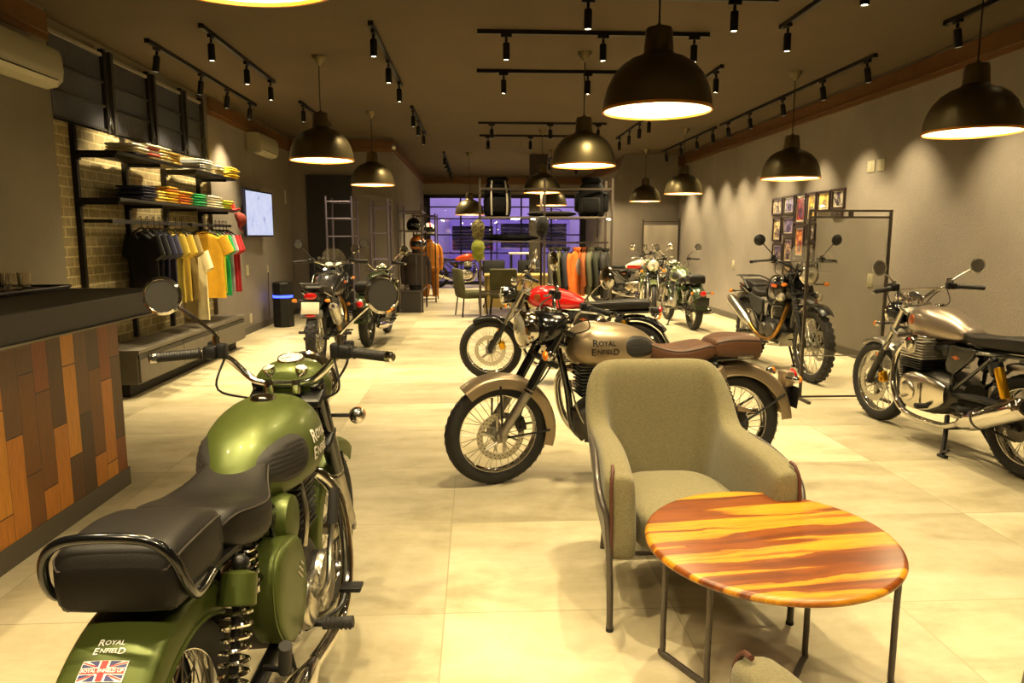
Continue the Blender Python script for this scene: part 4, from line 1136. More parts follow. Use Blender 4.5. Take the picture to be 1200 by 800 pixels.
    if not hi:
        m.tube(crv([(.36, 0, .80), (.30, 0, .55), (.27, 0, .34), (.20, 0, .25)], 5), .021 if cl else .018, 10)
        for s in (-1, 1):
            m.tube(crv([(.36, s * .02, .84), (.1, s * .06, .735), (-.2, s * .10, .705), (-.5, s * .115, .725), (-.85, s * .10, .74 if cl else .745)], 6), .014, 8)
            m.tube(crv([(-.22, s * .10, .71), (-.20, s * .115, .5), (-.16, s * .11, .33), (-.02, s * .09, .24), (.2, s * .03, .25)], 6), .014, 8)
            m.tube([(-.19, s * .115, .42), (-.52, s * .12, .70)], .012, 8)
    else:
        m.tube(crv([(.36, 0, .84), (.28, 0, .55), (.22, 0, .36)], 5), .022, 10)
        for s in (-1, 1):
            m.tube(crv([(.36, s * .02, .88), (.1, s * .08, .80), (-.15, s * .12, .70), (-.5, s * .13, .78), (-.82, s * .11, .86)], 6), .014, 8)
            m.tube(crv([(-.16, s * .12, .70), (-.18, s * .12, .45), (-.10, s * .1, .32), (.2, s * .05, .31)], 6), .016, 8)
            m.tube([(-.2, s * .12, .45), (-.62, s * .12, .80)], .012, 8)
    m.build('frame', blk, bp)
    # swingarm
    m = MB()
    for s in (-1, 1):
        m.tube([(-.18, s * .10, .36 if hi else .33), (-.5, s * .11, Rr + .005), (xr - .05, s * .115, Rr)], [.022, .02, .016], 10); m.cyl((xr, s * .08, Rr), (xr, s * .14, Rr), .014, 10)
    m.build('swingarm', blk_satin, bp)
    # chain side: guard, sprocket, chain
    m = MB(); m.tube([(-.1, .105, .40), (-.4, .108, .425), (xr + .02, .11, Rr + .115), (xr - .08, .11, Rr + .09)], [.018, .024, .022, .01], 8); m.build('chain_guard', blk_satin if not cl else paintm, bp)
    m = MB(); m.lathe([(.085, .0), (.09, .003), (.085, .006), (.03, .006)], (xr, .085, Rr), (0, 1, 0), 36)
    for sg in (1, -1): m.tube([(-.12, .09, .33 + sg * .035), (xr, .09, Rr + sg * .088)], .008, 4)
    m.build('chain', alu_dark, bp)
    # ---------------- engine
    if cl or hi:
        dz = .0 if cl else .05
        e = MB(); L1 = Loft([(-.24, .07, .33, .40, .47, 2.6, 2.6), (-.16, .105, .27, .38, .50, 3.2, 3.2), (-.02, .125, .24, .38, .52, 3.4, 3.4), (.12, .125, .235, .37, .52, 3.4, 3.2), (.22, .10, .26, .36, .48, 3, 3), (.275, .06, .30, .36, .43, 2.4, 2.4)])
        L1.mesh(e, 18, 28)
        for s in (-1, 1): e.lathe([(.10, 0), (.10, .02)], (.10, s * .118, .36), (0, s, 0), 28)
        if dz: e.v = [p + V(0, 0, dz) for p in e.v]
        eng = e.build('engine', alu_dark if cl else blk_satin, bp)
        for s in (-1, 1):
            m = MB(); round_cover(m, (.11, s * .125, .36 + dz), .098, .04, s); round_cover(m, (-.08, s * .12, .37 + dz), .075, .045, s); m.box((.01, s * .135, .37 + dz), (.18, .04, .12), .02)
            m.box((.02, s * .158, .365 + dz), (.10, .006, .03), .003)
            for k in range(5):
                a = 2 * PI * k / 5 + .4; p = V(.11 + math.cos(a) * .086, s * .148, .36 + dz + math.sin(a) * .086); m.cyl(p, p + V(0, s * .012, 0), .008, 8)
            m.build('engine_cover', chrome_worn if cl else alu_dark, eng)
        m = MB(); fins(m, .035, .245, -.105, .105, .52 + dz, .66 + dz, 7); m.build('cylinder', blk_satin if cl else alu_dark, eng)
        m = MB(); fins(m, .025, .255, -.11, .11, .66 + dz, .715 + dz, 3); m.box((.14, 0, .73 + dz), (.15, .15, .045), .015); m.cyl((.14, -.085, .735 + dz), (.14, .085, .735 + dz), .03, 14); m.build('cylinder_head', alu_dark, eng)
        m = MB(); m.cyl((.03, 0, .68 + dz), (-.06, 0, .67 + dz), .028, 14); m.box((-.09, 0, .66 + dz), (.09, .09, .10), .02); m.cyl((-.13, 0, .66 + dz), (-.2, 0, .66 + dz), .032, 14); m.build('throttle_body', blk_satin, eng)
        m = MB(); m.tube(crv([(.05, -.11, .5 + dz), (.06, -.12, .6 + dz), (.08, -.1, .7 + dz)], 5), .009, 8); m.tube(crv([(.2, .09, .33 + dz), (.26, .09, .45), (.3, .04, .62)], 5), .006, 6); m.build('oil_line', chrome_worn, eng)
    else:
        e = MB(); L1 = Loft([(-.26, .08, .32, .40, .48, 2.8, 2.8), (-.16, .15, .26, .38, .51, 3.4, 3.4), (.0, .175, .225, .37, .53, 3.6, 3.6), (.16, .175, .22, .36, .52, 3.6, 3.4), (.25, .13, .25, .35, .47, 3, 3), (.285, .08, .29, .35, .41, 2.4, 2.4)])
        L1.mesh(e, 18, 28); eng = e.build('engine', alu_dark, bp)
        for s in (-1, 1):
            m = MB(); L2 = Loft([(-.20, .010, .35, .40, .46, 2.4, 2.4), (-.12, .03, .29, .39, .49, 3, 3), (.06, .04, .245, .38, .515, 3, 3), (.18, .035, .26, .37, .49, 3, 3), (.25, .01, .31, .37, .44, 2.4, 2.4)])
            o0 = len(m.v); L2.mesh(m, 14, 20)
            for i in range(o0, len(m.v)): m.v[i] = m.v[i] + V(0, s * .165, 0)
            round_cover(m, (.12, s * .19, .37), .075, .028, s); m.box((.0, s * .207, .37), (.035, .01, .16), .004)
            m.build('engine_cover', mat('polished engine cover', 'cfc9bd', .22, 1), eng)
        m = MB(); fins(m, .02, .235, -.19, .19, .53, .60, 4); m.build('cylinder', blk_satin, eng)
        m = MB(); fins(m, .01, .245, -.195, .195, .60, .735, 7)
        for s in (-1, 1): m.lathe([(.055, 0), (.058, .01), (.05, .02), (.003, .022)], (.13, s * .19, .69), (0, s, 0), 22)
        m.build('cylinder_head', mat('bright finned alloy', 'b8b2a6', .42, .65), eng)
        m = MB()
        for s in (-1, 1):
            m.lathe([(.05, 0), (.052, .015), (.045, .03), (.02, .034)], (.13, s * .19, .705), (0, s, 0), 22)
        L3 = Loft([(.02, .10, .73, .745, .755, 2.5, 2.5), (.08, .185, .725, .75, .785, 3, 2.5), (.18, .185, .725, .75, .785, 3, 2.5), (.24, .10, .73, .745, .755, 2.5, 2.5)]); L3.mesh(m, 10, 20); m.build('rocker_cover', chrome, eng)
        for s in (-1, 1):
            m = MB(); m.cyl((.02, s * .08, .69), (-.08, s * .08, .685), .026, 12); m.box((-.10, s * .08, .685), (.06, .07, .08), .014); m.cyl((-.13, s * .08, .685), (-.2, s * .07, .68), .034, 12)
            m.build('throttle_body', blk_satin, eng)
        m = MB(); fins(m, .285, .33, -.13, .13, .40, .56, 9, .003); m.build('oil_cooler', blk_satin, eng)
    # ---------------- exhaust
    if cl:
        m = MB(); m.tube(crv([(.235, -.04, .675), (.30, -.10, .655), (.325, -.155, .56), (.29, -.185, .38), (.20, -.19, .255), (.06, -.185, .215), (-.22, -.175, .235)], 8), .0225, 14); m.lathe([(.03, -.008), (.034, 0), (.03, .014)], (.255, -.055, .672), (.7, -.5, -.1), 16)
        ex = m.build('exhaust_pipe', chrome, bp)
        m = MB(); a, b_ = V(-.18, -.178, .233), V(-1.02, -.20, .315)
        m.lathe([(.022, 0), (.026, .03), (.045, .16), (.052, .3), (.052, .58), (.046, .70), (.034, .80), (.026, .845), (.020, .845), (.020, .80)], tuple(a), tuple(b_ - a), 22); m.build('muffler', chrome, ex)
    elif tw:
        for s in (-1, 1):
            m = MB(); m.tube(crv([(.245, s * .10, .69), (.315, s * .115, .67), (.375, s * .13, .56), (.36, s * .15, .38), (.27, s * .155, .235), (.12, s * .155, .185), (-.2, s * .165, .195), (-.40, s * .19, .262)], 8), .021, 14)
            m.lathe([(.03, 0), (.034, .01), (.03, .025)], (.24, s * .10, .69), (1, 0, -.1), 16); ex = m.build('exhaust_pipe', chrome, bp)
            m = MB(); a, b_ = V(-.36, s * .185, .245), V(-.93, s * .23, .49)
            L_ = (b_ - a).length
            m.lathe([(.022, 0), (.03, .02), (.06, .12), (.068, .20), (.068, L_ - .06), (.058, L_ - .01), (.05, L_), (.034, L_), (.03, L_ - .05), (.004, L_ - .06)], tuple(a), tuple(b_ - a), 24); mf = m.build('muffler', chrome, ex)
            m = MB(); m.lathe([(.069, L_ * .36), (.0705, L_ * .37), (.0705, L_ * .385), (.069, L_ * .395)], tuple(a), tuple(b_ - a), 24, closed=True); m.lathe([(.036, L_ + .001), (.003, L_ + .0012)], tuple(a), tuple(b_ - a), 20); m.build('end_cap', blk_satin, mf)
    else:
        m = MB(); m.tube(crv([(.25, -.04, .72), (.33, -.09, .68), (.33, -.14, .54), (.22, -.155, .40), (.04, -.16, .33), (-.2, -.165, .36), (-.36, -.18, .46)], 8), .022, 14); ex = m.build('exhaust_pipe', mat('heat tinted steel', '8f6a2e', .3, 1), bp)
        m = MB(); a, b_ = V(-.34, -.18, .45), V(-.84, -.215, .70); L_ = (b_ - a).length
        m.lathe([(.022, 0), (.03, .03), (.052, .1), (.056, .14), (.056, L_ - .05), (.04, L_), (.022, L_), (.02, L_ - .04)], tuple(a), tuple(b_ - a), 22); m.build('muffler', chrome_worn, ex)
    # ---------------- tank
    if cl:
        T = Loft([(-.245, .035, .745, .775, .80, 2, 2), (-.22, .065, .72, .775, .835, 2.2, 2.2), (-.14, .118, .695, .785, .90, 2.2, 2.4), (-.02, .156, .69, .795, .942, 2.2, 2.6), (.10, .168, .69, .80, .958, 2.3, 2.6), (.20, .155, .695, .80, .955, 2.3, 2.4), (.27, .115, .715, .80, .925, 2.2, 2.2), (.305, .07, .745, .805, .89, 2, 2), (.318, .03, .78, .81, .85, 2, 2)])
        cap_p = (.10, 0, .955)
    elif tw:
        T = Loft([(-.24, .05, .775, .80, .825, 2.2, 2.2), (-.215, .085, .755, .80, .85, 2.5, 2.5), (-.12, .105, .745, .81, .90, 2.5, 3), (.0, .135, .74, .825, .945, 2.5, 3), (.10, .155, .745, .84, .968, 2.6, 3), (.20, .150, .75, .845, .97, 2.6, 2.8), (.285, .12, .765, .845, .945, 2.4, 2.4), (.325, .075, .79, .845, .905, 2.1, 2.1), (.338, .03, .82, .845, .87, 2, 2)])
        cap_p = (.12, 0, .968)
    else:
        T = Loft([(-.20, .075, .76, .79, .83, 2.4, 2.4), (-.15, .11, .74, .80, .87, 2.8, 3), (-.02, .14, .72, .84, .95, 3, 3.2), (.10, .165, .71, .87, 1.0, 3, 3), (.22, .17, .73, .88, 1.02, 3, 2.8), (.30, .14, .77, .89, 1.0, 2.6, 2.4), (.345, .09, .82, .89, .96, 2.2, 2.2), (.36, .04, .86, .89, .92, 2, 2)])
        cap_p = (.13, 0, 1.005)
    tk = T.mesh(None, 34, 44).build('fuel_tank', tank_m, bp, ang=60)
    m = MB(); m.lathe([(.036, -.012), (.038, .004), (.032, .014), (.012, .018), (.002, .018)], cap_p, (.0 if not cl else -.02, 0, 1), 24); m.build('filler_cap', chrome if not hi else blk_satin, tk)
    def patch(x0, x1, z0, z1, off, shape, nx=22, nz=10, rib=0):
        for s in (-1, 1):
            m = MB(); R = []
            for i in range(nx + 1):
                u = i / nx; row = []
                for k in range(nz + 1):
                    w_ = k / nz; x, z, dist = shape(u, w_)
                    o = off * min(1, dist * 4) + (rib * (.5 + .5 * math.cos(z * 2 * PI / .0125)) if dist > .3 else 0)
                    row.append((x, s * (T.y(x, z) + o - .001), z))
                R.append(row)
            m.rings(R, closed=False, cap=False); yield m
    def teardrop(x0, x1, z0, z1):
        def f(u, w_):
            x = x0 + (x1 - x0) * u; e = max(0, 1 - abs(2 * u - 1) ** 2.4) ** .5; zc = z0 + (z1 - z0) * (.42 + .10 * u); h = (z1 - z0) * .5 * e * (.72 + .38 * u)
            return x, zc + h * (2 * w_ - 1), min(1 - abs(2 * w_ - 1), 1 - abs(2 * u - 1))
        return f
    if cl:
        for m in patch(0, 0, 0, 0, .006, teardrop(-.205, .0, .755, .89), rib=.0035, nz=26): m.build('knee_pad', mat('ribbed rubber knee pad', '1d1a17', .6), tk, ang=80)
        if chrome_tank:
            for m in patch(0, 0, 0, 0, .002, teardrop(-.21, .29, .715, .9)): m.build('chrome_flank', chrome, tk, ang=80)
    if letter:
        for s in (-1, 1):
            m = MB(); vs = []
            for p in BADGE[0]:
                x = .115 + (-s) * p.x * .95; z = .825 + p.y * .95; vs.append((x, s * (T.y(x, z) + .0022), z))
            m.add(vs, BADGE[1]); m.build('lettering', letter, tk, smooth=False)
    if stripe:
        for m in patch(0, 0, 0, 0, .003, lambda u, w_: (-.18 + .48 * u, .765 + .075 * w_, .5)): m.build('tank_decal', stripe, tk, ang=80)
    if tw:
        for s in (-1, 1):   # round badge
            m = MB(); R = []
            for i in range(4):
                rr = (.036, .034, .026, .002)[i]; R.append([(.215 + rr * math.cos(2 * PI * k / 24), s * (T.y(.215 + rr * math.cos(2 * PI * k / 24), .865 + rr * math.sin(2 * PI * k / 24)) + (.0, .005, .006, .006)[i]), .865 + rr * math.sin(2 * PI * k / 24)) for k in range(24)])
            m.rings(R, cap=False); m.build('tank_badge', mat('copper badge', 'b5643a', .35, .7), tk)
    # ---------------- seats
    if cl:
        saddle(bp, 'rider_seat', [(-.58, .105, .745, .80, 0), (-.54, .128, .725, .825, .0), (-.44, .150, .70, .815, -.004), (-.34, .146, .70, .80, -.006), (-.24, .112, .712, .815, 0), (-.15, .088, .745, .85, 0), (-.105, .078, .775, .866, 0), (-.088, .06, .80, .86, 0)], seat_m)
        if pillion:
            ps = saddle(bp, 'pillion_seat', [(-.865, .105, .735, .82, 0), (-.85, .122, .725, .85, .002), (-.78, .128, .722, .862, .004), (-.66, .127, .725, .862, .004), (-.585, .112, .73, .842, .002), (-.57, .10, .745, .82, 0)], seat_m)
            m = MB()
            for s in (-1, 1):
                for k in (0, 1): m.cyl((-.72 - k * .07, s * .121, .742), (-.72 - k * .07, s * .134, .742), .008, 10)
                m.box((-.755, s * .126, .742), (.10, .006, .016), .002)
            m.build('seat_bracket', chrome_worn, ps)
            if flag:
                m = MB(); m.tube(crv([(-.70, -.128, .742), (-.80, -.136, .738), (-.845, -.138, .775), (-.868, -.125, .84), (-.876, -.085, .878), (-.88, 0, .888), (-.876, .085, .878), (-.868, .125, .84), (-.845, .138, .775), (-.80, .136, .738), (-.70, .128, .742)], 7), .0105, 12); m.build('grab_rail', blk, bp)
        for s in (-1, 1):
            m = MB(); spring(m, (-.46, s * .105, .60), (-.45, s * .105, .715), .032, .005, 5.5); m.cyl((-.46, s * .105, .585), (-.46, s * .105, .60), .036, 14); m.build('seat_spring', chrome, bp)
    elif tw:
        saddle(bp, 'dual_seat', [(-.86, .085, .785, .83, 0), (-.83, .115, .77, .85, .0), (-.7, .128, .765, .85, .002), (-.52, .132, .76, .838, .0), (-.38, .125, .76, .822, -.002), (-.26, .092, .765, .82, 0), (-.2, .07, .775, .825, 0), (-.185, .05, .785, .815, 0)], seat_m)
    else:
        saddle(bp, 'rider_seat', [(-.46, .12, .775, .85, 0), (-.42, .14, .755, .845, 0), (-.3, .14, .745, .815, -.004), (-.18, .095, .755, .81, 0), (-.1, .07, .78, .84, 0), (-.08, .05, .80, .835, 0)], seat_m)
        saddle(bp, 'pillion_seat', [(-.80, .075, .86, .90, 0), (-.77, .095, .845, .915, 0), (-.6, .115, .83, .91, 0), (-.47, .12, .81, .89, 0), (-.44, .10, .82, .87, 0)], seat_m)
        m = MB()
        for s in (-1, 1): m.tube(crv([(-.50, s * .145, .82), (-.62, s * .15, .90), (-.80, s * .12, .945), (-.95, s * .10, .945)], 6), .010, 8)
        m.tube([(-.95, -.10, .945), (-.95, .10, .945)], .010, 8)
        for x in (-.84, -.90): m.tube([(x, -.115, .943), (x, .115, .943)], .007, 6)
        m.build('luggage_rack', blk_satin, bp)
    # ---------------- rear fender, side panels
    m = MB()
    if cl: fender(m, Cr, Rr + .045, 62, 176, .094, .026, .055)
    elif tw: fender(m, Cr, Rr + .055, 70, 140, .088, .018, .03)
    else: fender(m, Cr, Rr + .075, 75, 128, .085, .012, .02, taper=.2)
    rf = m.build('rear_fender', fender_m if cl or fender_m is not paintm else (blk if tw else blk_matte), bp)
    if cl:
        m = MB()
        for s in (-1, 1):
            a1 = math.radians(150); m.tube([(xr, s * .125, Rr), (xr + math.cos(a1) * (Rr + .045), s * .097, Rr + math.sin(a1) * (Rr + .045))], .007, 6)
            fender_edge = [(xr + math.cos(math.radians(q)) * (Rr + .02), s * .097, Rr + math.sin(math.radians(q)) * (Rr + .02)) for q in range(64, 177, 8)]
        m.build('fender_stay', blk_satin, rf)
        m = MB()
        for s in (-1, 1):   # rolled lower edge of the fender
            m.tube([(xr + math.cos(math.radians(q)) * (Rr - .008), s * .094, Rr + math.sin(math.radians(q)) * (Rr - .008)) for q in range(62, 177, 6)], .006, 6)
        m.build('rolled_edge', fender_m, rf)
        for s in (-1, 1):
            m = MB(); poly = crv([(-.38, 0, .625), (-.24, 0, .64), (-.16, 0, .60), (-.13, 0, .47), (-.20, 0, .365), (-.32, 0, .37), (-.40, 0, .48)], 5, True)
            R = []
            cx, cz = -.27, .505
            for dy, k in ((.085, .97), (.145, 1.0), (.157, .985), (.164, .95), (.168, .88), (.169, .5), (.169, .02)): R.append([(cx + (p.x - cx) * k, s * dy, cz + (p.z - cz) * k) for p in poly])
            m.rings(R); sp = m.build('side_panel', paintm, bp, ang=50)
            m = MB(); m.tube([(cx + (p.x - cx) * .99, s * .152, cz + (p.z - cz) * .99) for p in poly], .0035, 6, closed=True); m.build('panel_seam', paintm, sp)
            m = MB()
            for k in range(3): m.box((-.215 + k * .012, s * .1705, .52 + k * .012), (.05 - k * .01, .003, .006), .001, Matrix.Rotation(.7, 3, 'Y'))
            m.build('panel_badge', chrome_worn, sp)
            # oval air filter box ahead of it
            m = MB(); m.lathe([(.06, 0), (.075, .02), (.078, .05), (.07, .075), (.04, .082), (.002, .083)], (-.15, s * .065, .655), (0, s, 0), 26)
            m.build('air_box', paintm, bp)
    elif tw:
        for s in (-1, 1):
            m = MB(); poly = [(-.40, .735), (-.17, .735), (-.135, .60), (-.16, .555), (-.22, .545), (-.36, .66)]
            m.prism(poly, s * .10, s * .135, 'y'); sp = m.build('side_panel', blk, bp, bevel=.01)
            m = MB(); m.box((-.235, s * .137, .66), (.07, .003, .010), .001); m.lathe([(.014, 0), (.014, .004)], (-.235, s * .1355, .66), (0, s, 0), 16); m.build('panel_badge', mat('copper badge', 'b5643a', .35, .7), sp)
    else:
        for s in (-1, 1):
            m = MB(); m.prism([(-.50, .79), (-.14, .73), (-.13, .60), (-.22, .55), (-.36, .60), (-.52, .74)], s * .11, s * .145, 'y'); m.build('side_panel', blk_matte, bp, bevel=.012)
            m = MB(); m.tube(crv([(.33, s * .13, 1.0), (.22, s * .20, .99), (.12, s * .21, .86), (.18, s * .20, .72), (.34, s * .14, .70)], 6), .011, 8)
            m.tube([(.34, s * .14, .70), (.33, s * .13, 1.0)], .011, 8); m.build('tank_guard', blk, bp)
            m = MB(); m.box((.20, s * (T.y(.2, .9) + .004), .90), (.12, .006, .03), .002); m.build('tank_decal', mat('orange decal', 'd6661a', .5), tk)
        for s in (-1, 1): o = headlamp(bp, None, (.40, s * .19, .80), .045, .06, blk, 0)
        m = MB(); m.prism([(.30, .42), (.24, .28), (-.05, .25), (-.05, .27), (.22, .30), (.28, .43)], -.11, .11, 'y'); m.build('skid_plate', chrome_worn, bp)
    # ---------------- shocks
    if not hi:
        for s in (-1, 1): shock(bp, (-.56, s * .135, .70), (xr + .015, s * .135, Rr + .03), blk_satin, chrome if cl else blk_satin, (paintm if cl else blk_satin), None if cl else (-.05, s * .012))
    else:
        shock(bp, (-.20, 0, .68), (-.34, 0, .42), blk_satin, blk)
    # ---------------- lights at the rear
    if cl:
        m = MB(); m.box((xr - .37, 0, .58), (.07, .10, .10), .02); ex_ = m.build('tail_light_housing', fender_m, bp)
        lens_at(ex_, None, (xr - .41, 0, .595), .042, red_gloss, (.5, 1.1, 1))
        m = MB(); m.box((xr - .40, 0, .47), (.008, .20, .13), .003, Matrix.Rotation(-.12, 3, 'Y')); m.box((xr - .385, 0, .50), (.03, .05, .16), .004); m.build('number_plate', blk_satin, bp)
        for s in (-1, 1):
            o = indicator(bp, None, (xr - .33, s * .07, .60), (xr - .345, s * .155, .60)); lens_at(o, None, (xr - .366, s * .155, .60), .023, amber, (.6, 1, 1))
    elif tw:
        m = MB(); m.box((-.91, 0, .75), (.09, .07, .06), .015); o = m.build('tail_light_housing', blk_satin, bp); lens_at(o, None, (-.955, 0, .755), .04, red_gloss, (.5, 1, .9))
        m = MB(); m.box((-.98, 0, .55), (.012, .17, .30), .005, Matrix.Rotation(.5, 3, 'Y')); m.build('plate_holder', blk_satin, bp)
        for s in (-1, 1):
            o = indicator(bp, None, (-.92, s * .05, .70), (-.93, s * .15, .70)); lens_at(o, None, (-.95, s * .15, .70), .022, amber, (.7, 1, 1))
    else:
        m = MB(); m.box((-.86, 0, .80), (.14, .14, .08), .02); o = m.build('tail_light_housing', blk_satin, bp); lens_at(o, None, (-.94, 0, .815), .05, red_gloss, (.4, 1.4, .8))
        m = MB(); m.box((-.97, 0, .69), (.006, .19, .13), .003, Matrix.Rotation(.25, 3, 'Y')); m.build('number_plate', plate_w, bp)
        m = MB(); m.box((-.93, 0, .62), (.02, .24, .10), .01, Matrix.Rotation(.5, 3, 'Y')); m.box((-.88, 0, .53), (.02, .13, .16), .01, Matrix.Rotation(.6, 3, 'Y')); m.build('plate_holder', mat('grey mud flap', '55524c', .6), bp)
        m = MB(); m.sphere((-.965, 0, .615), .035, 12, (.5, 1.7, .7)); m.build('reflector', red_gloss, bp)
        for s in (-1, 1):
            o = indicator(bp, None, (-.90, s * .06, .765), (-.905, s * .155, .765), r=.02); lens_at(o, None, (-.915, s * .175, .765), .024, amber, (.8, 1.3, .8))
    # ---------------- cockpit
    if cl:
        hl = headlamp(bp, M, (.585, 0, .925), .105, .10, chrome, -.05)
        m = MB(M); C_ = Loft([(.335, .07, .94, .97, 1.0, 2, 2), (.355, .105, .90, .955, 1.022, 2.2, 2.2), (.42, .128, .85, .94, 1.03, 2.3, 2.3), (.475, .122, .83, .93, 1.028, 2.2, 2.2), (.515, .095, .84, .925, 1.015, 2, 2), (.53, .04, .88, .925, .96, 2, 2)]); C_.mesh(m, 14, 30); nac = m.build('nacelle', paintm if paintm is not P_SILVER else blk, bp, ang=60)
        gauge(nac, M, (.41, 0, 1.036), .043, (-.25, 0, 1)); gauge(nac, M, (.345, -.055, 1.012), .02, (-.3, -.2, 1)); gauge(nac, M, (.345, .055, 1.012), .02, (-.3, .2, 1))
        for s in (-1, 1):
            o = indicator(bp, M, (.50, s * .10, .815), (.50, s * .20, .815), r=.034); lens_at(o, M, (.522, s * .20, .815), .028, amber, (.6, 1, 1))
        barp = [(.318, 0, .965), (.318, .085, .972), (.325, .135, 1.005), (.315, .18, 1.05), (.28, .235, 1.075), (.22, .36, 1.07)]; gi, ge = (.272, .25, 1.075), (.213, .372, 1.07)
        bar_m = chrome; mb, me_, mh = (.29, .205, 1.085), (.285, .212, 1.14), (.25, .355, 1.265); mr, mm = .060, chrome
    elif tw:
        hl = headlamp(bp, M, (.585, 0, .875), .088, .13, blk, 0)
        m = MB(M)
        for s in (-1, 1): m.box((.50, s * .092, .875), (.10, .012, .05), .004)
        m.build('headlight_ear', blk_satin, hl)
        for s in (-1, 1): gauge(bp, M, (.465, s * .055, 1.015), .042, (-.55, 0, 1), '1c1b1a', chrome)
        for s in (-1, 1):
            o = indicator(bp, M, (.53, s * .09, .80), (.53, s * .19, .80)); lens_at(o, M, (.552, s * .19, .80), .022, amber, (.6, 1, 1))
        barp = [(.385, 0, 1.0), (.385, .06, 1.0), (.375, .13, 1.045), (.35, .19, 1.075), (.31, .255, 1.085), (.25, .40, 1.075)]; gi, ge = (.305, .27, 1.084), (.245, .41, 1.075)
        bar_m = chrome; mb, me_, mh = (.33, .225, 1.09), (.32, .25, 1.14), (.27, .39, 1.235); mr, mm = .055, chrome_worn
    else:
        hl = headlamp(bp, M, (.57, 0, 1.02), .09, .12, blk, 0)
        m = MB(M); R = []
        for z, x, w_ in ((1.07, .565, .10), (1.12, .545, .145), (1.18, .515, .15), (1.25, .475, .125), (1.30, .44, .075)):
            R.append([(x - .05 * abs(k) ** 2.0, w_ * k, z) for k in (-1, -.75, -.5, -.25, 0, .25, .5, .75, 1)] + [(x - .006 - .05 * abs(k) ** 2.0, w_ * k, z) for k in (1, .75, .5, .25, 0, -.25, -.5, -.75, -1)])
        m.rings(R); m.build('windscreen', mat('smoke clear plastic', 'cfc8b8', .05, 0, alpha=.13, coat=.3), bp)
        m = MB(M)
        for s in (-1, 1): m.tube(crv([(.40, s * .09, .92), (.50, s * .11, .99), (.53, s * .10, 1.14)], 5), .008, 6)
        m.build('screen_bracket', blk_satin, bp)
        for s in (-1, 1): gauge(bp, M, (.455, s * .062, 1.10), .05 if s > 0 else .044, (-.7, 0, .8), 'e2ddd0', blk_satin)
        for s in (-1, 1):
            o = indicator(bp, M, (.50, s * .10, .93), (.50, s * .20, .93), r=.02); lens_at(o, M, (.51, s * .215, .93), .024, amber, (.8, 1.3, .8))
        barp = [(.36, 0, 1.085), (.36, .06, 1.085), (.35, .15, 1.125), (.325, .21, 1.15), (.29, .27, 1.155), (.235, .42, 1.145)]; gi, ge = (.285, .285, 1.155), (.23, .43, 1.145)
        bar_m = chrome if hdl else blk_satin; mb, me_, mh = (.31, .25, 1.16), (.33, .27, 1.22), (.315, .40, 1.36); mr, mm = .055, blk_satin
    full = [(x, -y, z) for x, y, z in barp[:0:-1]] + barp
    m = MB(M); m.tube(crv(full, 6), .0115, 12)
    if tw or hi: m.tube([(barp[3][0], -barp[3][1], barp[3][2] - .004), (barp[3][0] + .02, 0, barp[3][2] - .004), (barp[3][0], barp[3][1], barp[3][2] - .004)], .007, 8)
    for s in (-1, 1): m.box((barp[1][0] + .004, s * .045, barp[1][2] - .018), (.04, .03, .05), .008)
    hb = m.build('handlebar', bar_m, bp)
    for s in (-1, 1):
        f = lambda p: (p[0], s * p[1], p[2])
        grip_set(bp, M, hb, f(ge), f(gi), s, chrome_worn, chrome if cl else blk_satin)
        if mir: mirror(bp, M, f(mb), f(me_), f(mh), mr, mface if (mface and s < 0) else (-1, -s * .12, .05), mm)
    if not cl:
        m = MB(M); m.cyl((gi[0] + .045, -gi[1] + .03, gi[2] + .015), (gi[0] + .045, -gi[1] + .03, gi[2] + .06), .022, 14); m.build('fluid_reservoir', blk_satin, hb)
    m = MB(M)
    for s in (-1, 1):
        m.tube(crv([(gi[0] + .03, s * (gi[1] - .05), gi[2]), (gi[0] + .12, s * .2, gi[2] - .05), (.46, s * .115, gi[2] - .17), (.40, s * .06, .80)], 6), .0045, 6)
        m.tube(crv([(gi[0] + .02, s * (gi[1] - .07), gi[2] - .01), (gi[0] - .01, s * .2, gi[2] - .12), (.36, s * .10, gi[2] - .18), (.34, s * .05, .82)], 6), .004, 6)
    m.build('control_cables', wire, bp)
    m = MB(M); m.tube(crv([(.40, .10, .80), (.50, .125, .66), (.58, .11, .58), (xf - .10, .085, .40)], 6), .005, 6); m.build('brake_hose', wire, bp)
    # ---------------- controls low down
    for s in (-1, 1):
        m = MB(); m.cyl((-.02 - .05, s * .11, .30), (-.07, s * .19, .30), .009, 8); o = m.build('foot_peg', blk_satin, bp)
        m = MB(); m.tube([(-.07, s * .185, .30), (-.07, s * .275, .305)], .018, 10)
        for k in range(6): m.lathe([(.018, -.003), (.0205, 0), (.018, .003)], (-.07, s * (.20 + .013 * k), .301), (0, s, .05), 10, cap=False)
        m.build('peg_rubber', rubber, o)
        m = MB(); m.tube([(-.42, s * .12, .36), (-.44, s * .20, .36)], .008, 8); o = m.build('pillion_peg', blk_satin, bp)
        m = MB(); m.tube([(-.44, s * .18, .36), (-.48, s * .20, .45) if cl else (-.44, s * .26, .36)], .017, 10); m.build('peg_rubber', rubber, o)
    m = MB(); m.tube(crv([(-.10, -.14, .30), (.05, -.20, .285), (.14, -.21, .31)], 5), .008, 8); m.box((.15, -.225, .315), (.06, .07, .016), .005); m.build('brake_pedal', blk_satin, bp)
    m = MB(); m.tube(crv([(-.05, .15, .31), (.05, .19, .30), (.13, .20, .33)], 5), .007, 8); m.cyl((.13, .19, .33), (.13, .25, .33), .012, 10); m.build('gear_lever', chrome_worn, bp)
